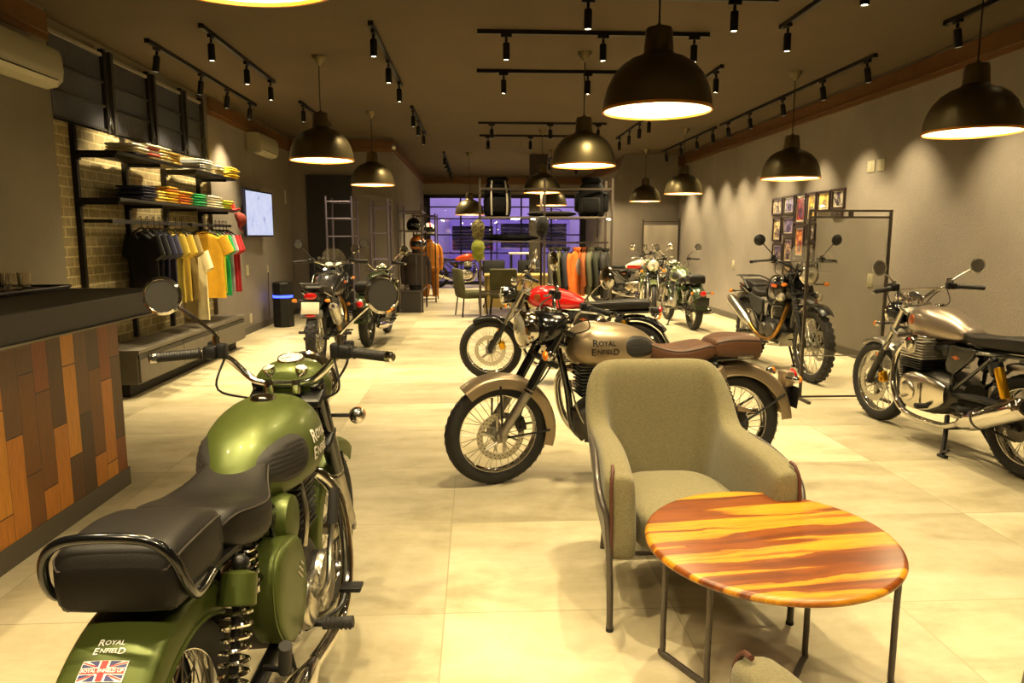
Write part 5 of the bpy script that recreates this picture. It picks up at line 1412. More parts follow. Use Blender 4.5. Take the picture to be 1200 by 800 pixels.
    if cl:
        m = MB(); m.tube(crv([(-.05, -.165, .37), (-.05, -.20, .42), (.01, -.20, .52), (.04, -.205, .60)], 6), .009, 8); o = m.build('kick_starter', chrome_worn, bp)
        m = MB(); m.tube([(.034, -.204, .575), (.065, -.21, .68)], .017, 10); m.build('kick_rubber', rubber, o)
    m = MB()
    if stand == 'center':
        for s in (-1, 1): m.tube(crv([(-.16, s * .10, .25), (-.22, s * .15, .12), (-.27, s * .20, .012)], 5), .016, 8); m.box((-.28, s * .205, .010), (.07, .035, .018), .004)
        m.tube([(-.19, -.115, .17), (-.19, .115, .17)], .011, 8); m.tube([(-.265, .20, .03), (-.36, .23, .07)], .009, 8); m.build('center_stand', blk_satin, bp)
    else:
        m.tube([(-.02, .12, .27), (-.10, .235, .012)], .012, 8); m.box((-.105, .24, .008), (.06, .05, .014), .004); m.build('side_stand', blk_satin, bp)
    if flag and cl:
        # lettering and small flag sticker on the rear fender
        def fend(u, v_):   # u across, v along the arc downwards (m)
            a = math.radians(114.5) + v_ / (Rr + .07); q = math.asin(max(-1, min(1, u / .094))); rad = Rr + .045 + .026 * math.cos(q) ** .9 + .0012
            return (xr + math.cos(a) * rad, -u, Rr + math.sin(a) * rad)
        m = MB(); m.add([fend(p.x * .36, -p.y * .36) for p in BADGE[0]], BADGE[1]); m.build('lettering', mat('white sticker ink', 'e8e4da', .5), rf, smooth=False)
        W_, H_ = .048, .027; V0 = .052
        def quad(mm, pts): 
            vs, fs = subdiv([V(a, b_, 0) for a, b_ in pts], [tuple(range(len(pts)))], 3); mm.add([fend(p.x * .87, V0 - p.y * .74) for p in vs], fs)
        def lay(mt, polys, dz, nm):
            m = MB()
            for pl in polys: quad(m, pl)
            o = m.build(nm, mt, rf, smooth=False)
            for v_ in o.data.vertices:
                n_ = Vector((v_.co.x - xr, 0, v_.co.z - Rr)).normalized(); v_.co += n_ * dz
        def strip(x0, y0, x1, y1, w_):
            d = V(x1 - x0, y1 - y0, 0).normalized(); n_ = V(-d.y, d.x, 0) * w_ / 2; return [(x0 + n_.x, y0 + n_.y), (x1 + n_.x, y1 + n_.y), (x1 - n_.x, y1 - n_.y), (x0 - n_.x, y0 - n_.y)]
        wh, rd, bl = mat('white sticker ink', 'e8e4da', .5), mat('red sticker ink', 'b81f24', .5), mat('blue sticker ink', '262a66', .5)
        lay(wh, [[(-W_ - .002, -H_ - .002), (W_ + .002, -H_ - .002), (W_ + .002, H_ + .002), (-W_ - .002, H_ + .002)]], .0, 'sticker_border')
        lay(bl, [[(-W_ + .012, H_), (-.012, H_), (-.012, .010)], [(W_ - .012, H_), (.012, H_), (.012, .010)], [(-W_ + .012, -H_), (-.012, -H_), (-.012, -.010)], [(W_ - .012, -H_), (.012, -H_), (.012, -.010)], [(-W_, H_ - .007), (-W_, .010), (-.020, .010)], [(W_, H_ - .007), (W_, .010), (.020, .010)], [(-W_, -H_ + .007), (-W_, -.010), (-.020, -.010)], [(W_, -H_ + .007), (W_, -.010), (.020, -.010)]], .0008, 'flag_pattern')
        lay(rd, [[(-.007, -H_), (.007, -H_), (.007, H_), (-.007, H_)], [(-W_, -.0065), (W_, -.0065), (W_, .0065), (-W_, .0065)], strip(-W_, H_ - .003, -.015, .011, .003), strip(W_, H_ - .003, .015, .011, .003), strip(-W_, -H_ + .003, -.015, -.011, .003), strip(W_, -H_ + .003, .015, -.011, .003)], .0014, 'flag_red_print')
        vs, fs = subdiv(*word_mesh([('ROYAL ENFIELD UP', .0115, 0, -.004, 0)]), n=0)
        m = MB(); m.add([fend(p.x * .80, V0 - p.y * .8) for p in vs], fs); o = m.build('sticker_lettering', wh, rf, smooth=False)
        for v_ in o.data.vertices: v_.co += Vector((v_.co.x - xr, 0, v_.co.z - Rr)).normalized() * .002
    return bp

ink_dark = mat('black tank lettering', '17130f', .4); ink_white = mat('white tank lettering', 'e9e6da', .4)
bike('classic', 'large green motorcycle with black seats and grab rail in the left foreground', (-.635, 2.125), 86.6, P_GREEN, steer=-2, lean=-1.5, letter=ink_white, flag=True, stand='center', sx=.90, mface=(-1, -.85, .05))
bike('classic', 'matt champagne silver motorcycle with brown seats behind the grey armchair', (.837, 4.22), 186.5, P_SILVER, steer=12, seat_m=leather_brn, letter=ink_dark, stand='side')
bike('twin', 'bright red tanked motorcycle with flat black seat behind the champagne silver one', (.845, 7.1), 163.5, P_RED, steer=12, stand='center')
bike('twin', 'bronze silver twin-cylinder motorcycle with black seat and chrome mufflers at the right edge', (3.27, 4.80), 94, P_TITAN, steer=2, stand='center', fender_m=chrome_worn)
bike('trail', 'black trail motorcycle with tall screen facing the camera beside the clear panel and posters', (3.33, 7.75), -88, P_HIMA, steer=0, stand='side', sc=1.04)
bike('classic', 'dark green motorcycle seen from behind by the far right wall, red tail light', (3.40, 11.88), 91, P_DGREEN, tank_m=P_OLIVE, steer=1, stand='side')
bike('classic', 'olive green motorcycle facing the camera in front of the far mirror', (3.37, 13.9), -98, P_OLIVE, steer=-3, stand='center', wb=1.42)
bike('twin', 'chrome motorcycle with white and red tank left of the olive one by the far mirror', (3.45, 15.5), -24, P_CREAM, tank_m=P_CREAM, steer=0, stand='center', stripe=P_RED)
bike('trail', 'black and grey trail motorcycle with clear screen and orange indicators seen from behind, left side', (-1.77, 8.8), 90, P_HIMA, steer=2, stand='side', hdl=1)
bike('classic', 'green motorcycle with silencer on its right, seen from behind beside the trail motorcycle', (-1.40, 10.39), 86.4, P_DGREEN, steer=-3, stand='side', chrome_tank=True)
bike('twin', 'orange tanked motorcycle standing side-on before the far purple window', (-.35, 20.9), 4, paint('orange tank', 'c8481a', .1, .25, .7), tank_m=paint('orange tank', 'c8481a', .1, .25, .7), steer=0, stand='center', mir=False)
# ------------------------------------------------------------------ clear panel on a steel stand
M_post = mat('dark bronze steel', '3c342b', .45, .5)
t = thing('clear_display_panel', 'tall clear panel in a thin dark frame in front of the trail motorcycle', 'display panel', (3.26, 6.24, 0))
for s in (-1, 1):
    m = MB(); m.box((s * .36, 0, .85), (.022, .022, 1.66)); m.build('post', M_post, t, smooth=False)
    m = MB(); m.box((s * .36, -.02, .011), (.03, .34, .022)); m.build('foot', M_post, t, smooth=False)
for z in (1.67, 1.615): bx(-.36, .36, -.009, .009, z - .009, z + .009).build('top_bar', M_post, t, smooth=False)
bx(-.02, .02, -.011, .011, 1.615, 1.67).build('spacer', M_post, t, smooth=False)
bx(-.36, .36, -.009, .009, .02, .035).build('lower_bar', M_post, t, smooth=False)
g = NT('tinted clear acrylic'); tr = g.n('BsdfTransparent'); tr.inputs[0].default_value = (.86, .86, .84, 1); gl = g.n('BsdfGlossy'); gl.inputs['Roughness'].default_value = .03; gl.inputs[0].default_value = (.9, .9, .9, 1); mx = g.n('MixShader'); mx.inputs[0].default_value = .06
g.L.new(tr.outputs[0], mx.inputs[1]); g.L.new(gl.outputs[0], mx.inputs[2]); g.L.new(mx.outputs[0], g.N['Material Output'].inputs[0])
bx(-.35, .35, -.003, .003, .40, 1.607).build('panel', g.m, t, smooth=False)
bx(-.35, .35, -.005, .005, .393, .401).build('panel_edge', mat('grey panel edge', '6d665c', .4), t, smooth=False)

# ------------------------------------------------------------------ framed posters
POST = [(11.079, 10.68, 1.762, 2.031, 'd6c9a4', '7d6a52', 'framed cream poster at the upper left corner of the poster wall'),
 (10.66, 10.28, 1.763, 2.04, '6b6680', 'a59ab0', 'framed blue grey poster, second in the top row of the poster wall'),
 (10.26, 9.92, 1.62, 2.045, 'a33a20', '5c3a30', 'tall framed red poster, third in the top row of the poster wall'),
 (9.90, 9.61, 1.65, 2.045, 'd9b53a', '6a5a2a', 'tall framed yellow and green poster, fourth in the top row of the poster wall'),
 (9.59, 9.23, 1.763, 2.046, 'dcc460', '8a6a30', 'framed pale yellow poster, fifth in the top row of the poster wall'),
 (9.21, 8.86, 1.782, 2.05, '4a4158', 'c9bfa8', 'framed dark violet poster at the upper right end of the poster wall'),
 (11.02, 10.70, 1.37, 1.745, 'e0c984', '7a5f3a', 'framed straw coloured poster at the left of the second row of the poster wall'),
 (10.67, 10.26, 1.46, 1.745, '8f8090', '5a4f60', 'framed mauve poster in the second row of the poster wall'),
 (10.24, 9.92, 1.15, 1.60, 'cf8f3a', '8c3c1c', 'tall framed orange poster in the second row of the poster wall'),
 (9.88, 9.60, 1.39, 1.63, '9a8f90', 'd9d3c8', 'framed grey poster below the yellow and green one'),
 (11.0, 10.62, 1.05, 1.35, '8d7c70', '4a4048', 'framed grey brown poster left in the third row of the poster wall'),
 (10.60, 10.27, 1.06, 1.44, 'b0906a', '3f3a48', 'framed tan poster second in the third row of the poster wall'),
 (9.90, 9.60, 1.08, 1.37, '8f8270', '6a6256', 'framed dull olive poster right in the third row of the poster wall'),
 (9.18, 8.90, 1.69, 1.772, '6a6068', '8a8088', 'low framed grey poster under the dark violet one'),
 (10.58, 10.28, .80, 1.045, 'a08a70', '5a5048', 'framed brown poster in the lowest row of the poster wall'),
 (10.24, 9.94, .86, 1.135, '8a7c74', 'c0a880', 'framed grey tan poster beside the brown one in the lowest row of the poster wall')]
M_frame = mat('dark brown picture frame', '2a1a12', .45)
for i, (ya, yb, z0, z1, c0, c1, lab) in enumerate(POST):
    w, h = ya - yb - .015, z1 - z0 - .012
    t = thing('picture_frame', lab, 'framed poster', (XR, (ya + yb) / 2, (z0 + z1) / 2), PI, 'framed posters on the right wall')
    m = MB(); fw = .03
    m.box((.014, 0, h / 2 - fw / 2), (.028, w, fw)); m.box((.014, 0, -h / 2 + fw / 2), (.028, w, fw)); m.box((.014, w / 2 - fw / 2, 0), (.028, fw, h - 2 * fw)); m.box((.014, -w / 2 + fw / 2, 0), (.028, fw, h - 2 * fw))
    m.build('frame', M_frame, t, smooth=False)
    s = NT('poster print %d' % i); v = s.coord('Object', (1, 1, 1), (i * 3.1, i * 1.7, 0))
    n1 = s.noise(v, 5 + (i % 4), 3, .5, .6); X_, Y_, Z_ = s.sep(s.coord('Object'))
    blot = s.math('LESS_THAN', s.math('ADD', s.math('MULTIPLY', Y_, Y_), s.math('MULTIPLY', s.math('ADD', Z_, h * .15), s.math('ADD', Z_, h * .15))), (min(w, h) * .24) ** 2)
    base = s.ramp(n1, [(.42, c0), (.52, c1), (.6, c0)])
    base = s.mix(s.math('MULTIPLY', blot, .65), base, '2b211c')
    brd = s.math('GREATER_THAN', s.math('MAXIMUM', s.math('DIVIDE', s.math('ABSOLUTE', Y_), w / 2 - .03), s.math('DIVIDE', s.math('ABSOLUTE', Z_), h / 2 - .03)), .88)
    s.set(Base_Color=s.mix(brd, base, 'cdbf9c'), Roughness=.15); s.b.inputs['Coat Weight'].default_value = .5
    bx(0, .010, -w / 2 + .01, w / 2 - .01, -h / 2 + .01, h / 2 - .01).build('print', s.m, t, smooth=False)

# ------------------------------------------------------------------ far mirror
t = thing('standing_mirror', 'tall standing mirror by the far right wall behind the motorcycles', 'mirror', (4.12, 16.12, 0))
for s in (-1, 1): bx(s * .40 - .014, s * .40 + .014, -.014, .014, 0, 1.83).build('post', M_post, t, smooth=False)
bx(-.40, .40, -.01, .01, 1.765, 1.785).build('top_bar', M_post, t, smooth=False); bx(-.40, .40, -.01, .01, .10, .12).build('lower_bar', M_post, t, smooth=False)
for s in (-1, 1): bx(s * .40 - .015, s * .40 + .015, -.15, .15, 0, .02).build('foot', M_post, t, smooth=False)
bx(-.386, .386, -.004, .004, .12, 1.70).build('glass', mat('silvered mirror', 'e8e4da', .015, 1), t, smooth=False)

# ------------------------------------------------------------------ centre display rack
M_rk = mat('bronze grey rack steel', '4a4138', .42, .5)
t = thing('display_rack', 'open steel display rack in mid room holding backpacks and hanging jackets', 'rack', (1.2, 12.7, 0))
for x in (-1.12, -.03, 1.12):
    for y in (-.31, .31):
        if x == -1.12 and y > 0: pass
        bx(x - .02, x + .02, y - .02, y + .02, 0, 2.42).build('post', M_rk, t, smooth=False)
for y in (-.31, .31): bx(-1.12, 1.12, y - .013, y + .013, 2.225, 2.255).build('top_rail', M_rk, t, smooth=False)
for x in (-1.12, 1.12): bx(x - .013, x + .013, -.31, .31, 2.225, 2.255).build('end_rail', M_rk, t, smooth=False)
bx(-1.12, 1.12, -.31, .31, 1.765, 1.785).build('shelf', mat('glass grey shelf', '6a6258', .3, .4), t, smooth=False)
bx(-.03, 1.12, -.02, .02, 1.325, 1.36).build('hanging_rail', M_rk, t, smooth=False)
bx(-1.12, -.03, -.25, .25, 1.355, 1.375).build('lower_shelf', mat('glass grey shelf', '6a6258', .3, .4), t, smooth=False)
for y in (-.31, .31): bx(-1.12, -.03, y - .013, y + .013, .46, .49).build('stretcher', M_rk, t, smooth=False)
# lamps under the shelf
for x, lab in ((.68, 'glaring white shelf lamp in the left bay of the display rack'), (.98, 'small white shelf lamp left of the middle posts of the rack'), (2.27, 'small white shelf lamp at the right end of the rack shelf'), (1.19, 'small white lamp at the middle posts of the rack')):
    o = thing('shelf_lamp', lab, 'lamp', (x, 12.42, 1.745)); w_ = .09 if x == .68 else .045
    m = MB(); m.lathe([(.002, .016), (w_ * .8, .016), (w_, .008), (w_, 0)], seg=20); m.build('lamp_housing', chrome_worn, o)
    m = MB(); m.lathe([(w_ * .95, .002), (w_ * .6, -.012), (.002, -.016)], seg=20); m.build('diffuser', mat('white shelf light', 'fff6e0', .4, emit=(60 if x == .68 else 18), ecol='ffe9c0'), o)

M_bag = mat('black backpack nylon', '060505', .85, 0, bump=.3, bscale=60, var=.2, spec=.15)
def backpack(lab, loc, rz, big=0, light=False):
    t = thing('backpack', lab, 'backpack', loc, rz)
    L1 = [(0, .20, .10), (.05, .225, .13), (.25, .235, .145), (.45, .215, .135), (.56, .17, .11), (.62, .10, .07)]
    m = MB(); R = []
    for i in range(15):
        z = .62 * i / 14; a = interp(L1, z); R.append([(a[1] * sgp(math.cos(2 * PI * k / 32), .6), a[2] * sgp(math.sin(2 * PI * k / 32), .6), z) for k in range(32)])
    m.rings(R); m.build('body', M_bag, t)
    m = MB(); m.box((0, -.16, .19), (.32, .09, .26), .04); m.build('front_pocket', M_bag, t)
    m = MB(); m.box((0, -.02, .61), (.34, .26, .10), .045); m.build('top_lid', M_bag, t)
    for s in (-1, 1):
        m = MB(); m.tube(crv([(s * .13, -.215 if light else .13, .02), (s * .135, -.225 if light else .22, .2), (s * .13, -.18 if light else .22, .42), (s * .11, -.13 if light else .12, .60)], 5), .016, 8); m.build('strap', mat('grey strap', '8a8276', .7) if light else M_bag, t)
    if big:
        for s in (-1, 1):
            m = MB(); m.box((s * .24, 0, .24), (.10, .2, .32), .04); m.build('side_pocket', M_bag, t)
        m = MB(); m.tube(crv([(.12, -.12, .06), (.13, -.20, -.1), (.125, -.21, -.36)], 5), .012, 6); m.build('loose_strap', M_bag, t)
backpack('black backpack with pale straps on the upper shelf, left end of the rack', (.38, 12.6, 1.786), .12, light=True)
backpack('large black backpack with side pockets on the upper shelf, right end of the rack', (2.0, 12.6, 1.786), -.25, big=1)
def soft_bag(name, lab, cat, loc, s, mt):
    t = thing(name, lab, cat, loc)
    m = MB(); R = []
    for i in range(13):
        u = i / 12 * 2 - 1; k = max(.05, (1 - abs(u) ** 3)) ** .5
        R.append([(u * s[0] / 2, s[1] / 2 * k * sgp(math.cos(2 * PI * q / 20), .7), s[2] / 2 + s[2] / 2 * k * sgp(math.sin(2 * PI * q / 20), .8)) for q in range(20)])
    m.rings(R); m.build('bag_body', mt, t)
    m = MB(); m.tube(crv([(-s[0] * .2, -s[1] * .3, s[2] * .9), (-s[0] * .1, -s[1] * .3, s[2] * 1.25), (s[0] * .1, -s[1] * .3, s[2] * 1.25), (s[0] * .2, -s[1] * .3, s[2] * .9)], 5), .008, 6); m.build('handle', mt, t)
soft_bag('roll_bag', 'flat black roll bag on the upper shelf between the two backpacks', 'bag', (1.33, 12.72, 1.786), (.85, .3, .10), M_bag)
soft_bag('roll_bag', 'long flat black bag lying on the lower left shelf of the rack', 'bag', (.62, 12.7, 1.376), (.95, .32, .10), M_bag)
camo = NT('camouflage cloth'); n = camo.noise(camo.coord('Object'), 26, 3, .5); camo.set(Base_Color=camo.ramp(n, [(.35, '3a3220'), (.45, '5e5530'), (.55, '77704a'), (.62, '3f3a22')], 'CONSTANT'), Roughness=.9)
def big_cap(lab, c, loc, s=1.35):
    t = cap_obj('baseball_cap', c, lab, loc, (0, 1.45, -PI / 2)); t.scale = (s, s, s); return t
big_cap('camouflage cap hanging on the left post of the display rack', camo.m, (.045, 12.36, 1.60))
big_cap('olive green cap hanging below the camouflage one on the rack post', cloth('cap olive', '6f7428'), (.045, 12.36, 1.27))
big_cap('black cap hanging on the middle posts of the display rack', cloth('cap black', '080706'), (1.13, 12.36, 1.66))

def jacket(lab, x, y, z, c, rz=0, ln=.72, wide=.24, thick=.055, sleeve=True, front=None, rail=True, cat='jacket'):
    t = thing('hanging_jacket', lab, cat, (x, y, z), rz, 'jackets on the display racks')
    mt = cloth(c[0], c[1], .15)
    L1 = [(0, .06, .045), (.03, .12, .065), (.08, .19, .085), (.16, .225, .10), (.4, .215, .105), (ln, .225, .105)]
    m = MB(); R = []; ph = x * 9
    for i in range(16):
        d = ln * (i / 15) ** 1.2; a = interp(L1, d)
        R.append([(a[1] / .225 * wide * sgp(math.cos(2 * PI * k / 32), .7), a[2] / .105 * thick * sgp(math.sin(2 * PI * k / 32), .75) + .006 * math.sin(5 * math.cos(2 * PI * k / 32) + ph + d * 6), -.09 - d) for k in range(32)])
    m.rings(R); m.build('body', mt, t)
    if sleeve:
        for s in (-1, 1):
            m = MB(); m.tube(crv([(s * wide * .80, 0, -.16), (s * wide * 1.15, .0, -.27), (s * wide * 1.22, -.02, -.48), (s * wide * 1.16, -.04, -.70)], 5), [.05 - .001 * k for k in range(16)], 14); m.build('sleeve', mt, t)
    m = MB(); m.lathe([(.055, -.10), (.072, -.06), (.068, -.035), (.058, -.04), (.05, -.09)], seg=20, closed=True); m.build('collar', mt, t)
    if front:
        m = MB(); m.rings([[(-wide * .45 * math.sin(PI * min(1, .15 + i / 8)), -thick - .008, -.22 - i * .05), (wide * .45 * math.sin(PI * min(1, .15 + i / 8)), -thick - .008, -.22 - i * .05)] for i in range(7)], closed=False, cap=False); m.build('front_print', front, t)
    m = MB(); m.tube([(0, -thick * 1.02, -.12), (0, -thick * 1.05, -.09 - ln)], .005, 6); m.build('zip', chrome_worn, t)
    if rail:
        m = MB(); m.tube(crv([(-.17, 0, -.15), (0, 0, -.06), (.17, 0, -.15)], 5), .008, 6); m.tube(crv([(0, 0, -.06), (0, 0, .03), (.012, 0, .05), (0, 0, .066), (-.02, 0, .05)], 5), .0035, 6); m.build('hanger', blk, t)
    return t
for x, c, lab, ln in ((1.33, ('jgrey', '4c4742'), 'dark grey jacket first on the rack rail beside the middle posts', .78), (1.46, ('jolive', '4f4c30'), 'dark olive jacket second on the rack rail', .78), (1.58, ('jnavy', '23242f'), 'navy jacket left of the orange one on the rack rail', .78)):
    jacket(lab, x, 12.7, 1.30, c, rz=PI / 2 - .25, ln=ln)
jacket('bright orange jacket with a silver front on the rack rail', 1.76, 12.62, 1.30, ('jorange', 'c4601a'), rz=.7, ln=.80, wide=.20, front=mat('silver jacket print', 'b9b4aa', .4, .4))
jacket('rust brown jacket directly right of the bright orange one', 1.90, 12.72, 1.30, ('jrust', '8a4a20'), rz=PI / 2 - .2, ln=.76)
jacket('olive grey jacket with light trim right of the rust one', 2.0, 12.66, 1.30, ('jkhaki', '4b4a34'), rz=1.3, ln=.76)
jacket('black green jacket second from the right end of the rack rail', 2.14, 12.68, 1.30, ('jblackgreen', '25271c'), rz=1.25, ln=.78)
jacket('black jacket at the right end of the rack rail', 2.27, 12.66, 1.28, ('jblack', '191613'), rz=1.2, ln=.80)

# ------------------------------------------------------------------ desk corner in mid room
t = thing('reception_desk', 'tan fronted desk standing behind the display rack', 'desk', (.95, 14.0, 0))
M_desk = mat('tan desk board', '9c8348', .55, 0, var=.06)
bx(-.78, .78, -.35, .35, .70, .735, .004).build('desk_top', M_desk, t)
bx(-.76, .76, -.33, -.30, .12, .70).build('front_panel', M_desk, t, smooth=False)
for s in (-1, 1): bx(s * .76 - .02, s * .76 + .02, -.33, .33, 0, .70).build('side_panel', M_desk, t, smooth=False)
def office_chair(lab, loc, rz):
    t = thing('office_chair', lab, 'chair', loc, rz)
    m = MB(); m.box((0, -.02, .47), (.46, .46, .08), .035); m.build('seat', blk_matte, t)
    m = MB(); m.box((0, .24, .80), (.46, .07, .34), .035); m.build('backrest', blk_matte, t)
    m = MB(); m.cyl((0, 0, .10), (0, 0, .44), .028, 12); m.tube([(0, .1, .45), (0, .26, .5), (0, .27, .7)], .02, 8); m.build('column', blk_satin, t)
    for k in range(5):
        a = 2 * PI * k / 5; m = MB(); m.tube([(0, 0, .11), (math.cos(a) * .27, math.sin(a) * .27, .07)], [.025, .016], 8); m.sphere((math.cos(a) * .27, math.sin(a) * .27, .03), .03, 10); m.build('castor_leg', blk_satin, t)
office_chair('black office chair behind the tan desk, left of the pair', (.40, 14.75, 0), .1)
office_chair('black office chair behind the tan desk, right of the pair', (1.05, 14.8, 0), -.2)
def lounge(lab, loc, rz, c):
    t = thing('visitor_chair', lab, 'chair', loc, rz); mt = cloth('lounge', c)
    m = MB(); m.box((0, 0, .40), (.50, .50, .13), .05); m.build('seat', mt, t)
    m = MB(); m.box((0, .24, .62), (.50, .09, .52), .04, Matrix.Rotation(-.15, 3, 'X')); m.build('backrest', mt, t)
    for sx in (-1, 1):
        for sy in (-1, 1): m = MB(); m.tube([(sx * .2, sy * .2, .36), (sx * .24, sy * .24, 0)], .014, 8); m.build('leg', blk, t)
lounge('olive upholstered visitor chair with its back to the display rack', (.50, 13.36, 0), PI, '3f3d22')
lounge('dark visitor chair left of the rack post beside the walkway', (-.08, 13.35, 0), PI / 2 + .3, '2b261f')
# far white-topped table
t = thing('high_table', 'white topped high table near the purple window', 'table', (1.08, 18.0, 0))
bx(-.26, .26, -.30, .30, 1.02, 1.06, .006).build('table_top', mat('white table top', 'ece8dd', .3), t)
for sx in (-1, 1):
    for sy in (-1, 1): bx(sx * .2 - .02, sx * .2 + .02, sy * .22 - .02, sy * .22 + .02, 0, 1.02).build('leg', blk_satin, t, smooth=False)

# ------------------------------------------------------------------ ladder racks before the closet
M_lad = mat('grey tube tinted by purple reflection', '5b5462', .4, .5)  # lilac tint puts the purple light reflected by the steel into its colour
def ladder_rack(lab, x0, x1, y, z, rungs, depth):
    t = thing('garment_rack', lab, 'rack', ((x0 + x1) / 2, y, 0)); w = (x1 - x0) / 2
    for yy in (0, depth):
        for s in (-1, 1):
            m = MB(); m.cyl((s * w, yy, 0), (s * w, yy, z), .018, 10); m.build('post', M_lad, t)
        for zz in rungs:
            m = MB(); m.cyl((-w, yy, zz), (w, yy, zz), .013, 8); m.build('rung', M_lad, t)
    for s in (-1, 1):
        m = MB(); m.cyl((s * w, 0, z - .08), (s * w, depth, z - .08), .012, 8); m.cyl((s * w, 0, .12), (s * w, depth, .12), .012, 8); m.build('side_rail', M_lad, t)
ladder_rack('empty tube garment rack in front of the black door', -2.50, -2.07, 12.5, 2.12, (.12, .55, 1.0, 1.45, 1.75, 2.03), .55)
ladder_rack('empty tube garment rack against the grey closet wall, right of the door', -1.83, -1.53, 12.95, 2.10, (.12, .6, 1.05, 1.5, 1.95), .5)

# ------------------------------------------------------------------ equipment rack along the closet side
t = thing('equipment_rack', 'dark frame rack with helmet shelf and leather jacket along the closet side', 'rack', (-1.22, 14.6, 0))
for x in (-.24, .20):
    for y in (-.62, .55): bx(x - .015, x + .015, y - .015, y + .015, 0, 2.05).build('post', M_rk, t, smooth=False)
for z in (1.92, 1.55, 1.12, .42):
    for y in (-.62, .55): bx(-.24, .20, y - .01, y + .01, z - .012, z + .012).build('rung', M_rk, t, smooth=False)
    for x in (-.24, .20): bx(x - .01, x + .01, -.62, .55, z - .012, z + .012).build('rung', M_rk, t, smooth=False)
bx(-.24, .20, -.62, .55, 1.55, 1.57).build('shelf', M_rk, t, smooth=False)
t = thing('display_box', 'low dark display box at the foot of the equipment rack', 'box', (-1.22, 14.2, 0))
bx(-.21, .17, -.26, .42, 0, .385).build('box_body', mat('dark box laminate', '241f1b', .55), t, bevel=.004); bx(-.215, .175, -.265, .425, .385, .41).build('box_lid', mat('dark box laminate', '241f1b', .55), t, bevel=.003)
def helmet(lab, loc, rz, c, band=None, r=.135):
    t = thing('helmet', lab, 'helmet', loc, rz)
    m = MB(); R = []
    for i in range(13):
        a = -.62 + (PI / 2 + .62) * i / 12; q = max(.02, math.cos(a)); R.append([(r * 1.08 * q * math.cos(2 * PI * k / 28), r * .92 * q * math.sin(2 * PI * k / 28), r * .95 + r * math.sin(a) * 1.0 - .05) for k in range(28)])
    m.rings(R); m.build('helmet_shell', c, t)
    m = MB(); R = []
    for i in range(9):
        b_ = (i / 8 - .5) * 2.3; R.append([(r * 1.10 * math.cos(b_) * k, r * .95 * math.sin(b_) * k, r * .95 + z - .05) for k, z in ((.97, .06), (1.01, .05), (1.03, 0), (1.0, -.04), (.95, -.05))])
    m.rings(R); m.build('visor', blk, t)
    m = MB(); m.lathe([(r * .72, 0), (r * .78, .008), (r * .76, .02), (r * .66, .02)], (0, 0, 0), seg=24, closed=True); m.build('neck_roll', blk_matte, t)
    if band: m = MB(); m.tube([(r * 1.09 * math.cos(a) * math.cos(.0), 0, r * .95 + r * 1.01 * math.sin(a) - .05) for a in [.35 + k * .2 for k in range(12)]], .02, 8); m.build('stripe', band, t)
helmet('black helmet on the upper shelf of the equipment rack', (-1.20, 14.35, 1.572), -1.4, blk, r=.15)
# head form carrying the orange helmet over the leather jacket
t = thing('display_torso', 'dark mannequin torso standing on the display box', 'mannequin', (-1.16, 14.25, .411))
m = MB(); R = []
for z, a, b_ in ((0, .10, .08), (.02, .13, .10), (.2, .15, .105), (.45, .18, .115), (.6, .17, .10), (.66, .08, .07), (.70, .05, .05), (.78, .05, .05)): R.append([(a * math.cos(2 * PI * k / 24), b_ * math.sin(2 * PI * k / 24), z) for k in range(24)])
m.rings(R); m.build('torso_form', blk_matte, t)
jacket('black brown leather jacket worn by the mannequin torso below the orange helmet', -1.16, 14.25, 1.23, ('leatherjk', '231812'), rz=.15, ln=.62, wide=.215, thick=.13, rail=False)
helmet('orange helmet on top of the leather jacket display', (-1.12, 14.25, 1.20), -1.2, paint('helmet orange', 'b5641a', 0, .35, .4), r=.165)
# orange riding suit on the farther stand
t = thing('equipment_rack', 'narrow frame rack farther back holding the orange riding suit', 'rack', (-1.1, 16.6, 0))
for x in (-.25, .22):
    for y in (-.45, .45): bx(x - .015, x + .015, y - .015, y + .015, 0, 1.95).build('post', M_rk, t, smooth=False)
for z in (1.9, 1.48, .08):
    for y in (-.45, .45): bx(-.25, .22, y - .01, y + .01, z - .012, z + .012).build('rung', M_rk, t, smooth=False)
bx(-.25, .22, -.45, .45, 1.48, 1.5).build('shelf', M_rk, t, smooth=False)
jacket('long orange riding jacket hanging on the farther frame rack', -1.02, 16.3, 1.42, ('suitorange', 'b8741e'), rz=.3, ln=.62, wide=.22, thick=.11)
t = thing('riding_trousers', 'ochre orange riding trousers hanging below the orange jacket', 'trousers', (-1.0, 16.3, .80), .3)
m = MB(); m.box((0, -.01, -.06), (.36, .2, .14), .05); m.build('waist', cloth('suitochre', 'a8661c'), t)
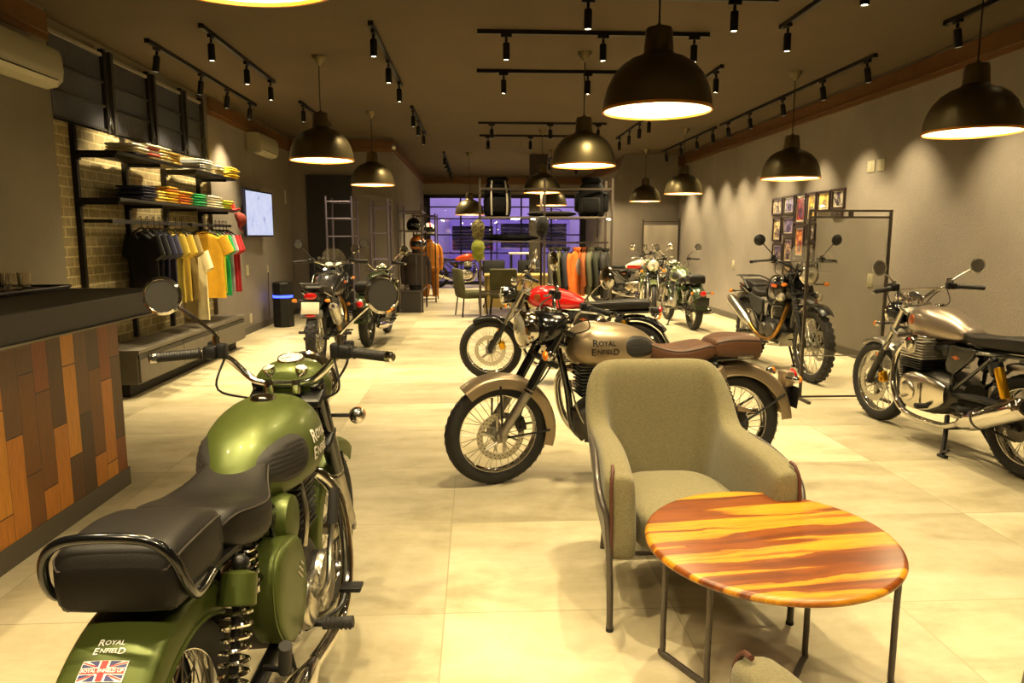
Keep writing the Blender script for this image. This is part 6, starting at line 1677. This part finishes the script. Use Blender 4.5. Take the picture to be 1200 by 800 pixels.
for s in (-1, 1):
    m = MB(); m.tube([(s * .09, 0, -.08), (s * .10, 0, -.4), (s * .11, 0, -.68)], [.095, .08, .065], 14); m.build('leg', cloth('suitochre', 'a8661c'), t)
helmet('red and white helmet on the shelf above the orange riding suit', (-1.02, 16.3, 1.502), -1.3, paint('helmet white', 'e2ddd2', 0, .3, .5), paint('helmet red', 'b5221a', 0, .3, .5), r=.15)
# small camera on the closet corner
t = thing('security_camera', 'small white security camera on the closet corner under the ceiling', 'camera', (-1.50, 13.86, 3.10), -.8)
m = MB(); m.cyl((0, 0, .02), (.05, -.05, 0), .012, 8); m.build('camera_arm', white_pl, t)
m = MB(); m.lathe([(.002, 0), (.03, .004), (.035, .02), (.035, .11), (.03, .12), (.002, .12)], (.05, -.03, -.02), (.7, -.5, -.25), 16); m.build('camera_body', white_pl, t)
# ------------------------------------------------------------------ camera, world, view
F_PX = 850.0
pitch = math.atan(123 / F_PX); yaw = math.atan(43 / F_PX * math.cos(pitch))
cd = bpy.data.cameras.new('camera'); cd.sensor_width = 36; cd.sensor_fit = 'HORIZONTAL'; cd.lens = 36 * F_PX / 1200; cd.clip_start = .05; cd.clip_end = 200
co = bpy.data.objects.new('camera', cd); COL.objects.link(co); co.location = (0, 0, 1.45); co.rotation_euler = (PI / 2 - pitch, 0, -yaw)
SC.camera = co
wd = bpy.data.worlds.new('night'); SC.world = wd; wd.use_nodes = True
bg = wd.node_tree.nodes['Background']; bg.inputs[0].default_value = (.10, .08, .22, 1); bg.inputs[1].default_value = .25
vs = SC.view_settings
SC.display_settings.display_device = 'sRGB'
vs.view_transform = 'Standard'; vs.look = 'None'; vs.exposure = EXPOSURE; vs.gamma = 1; vs.use_curve_mapping = False
SC.cycles.use_denoising = True
SC.cycles.max_bounces = 8; SC.cycles.diffuse_bounces = 4; SC.cycles.glossy_bounces = 4; SC.cycles.transparent_max_bounces = 12
SC.cycles.sample_clamp_indirect = 6; SC.cycles.caustics_reflective = False; SC.cycles.caustics_refractive = False
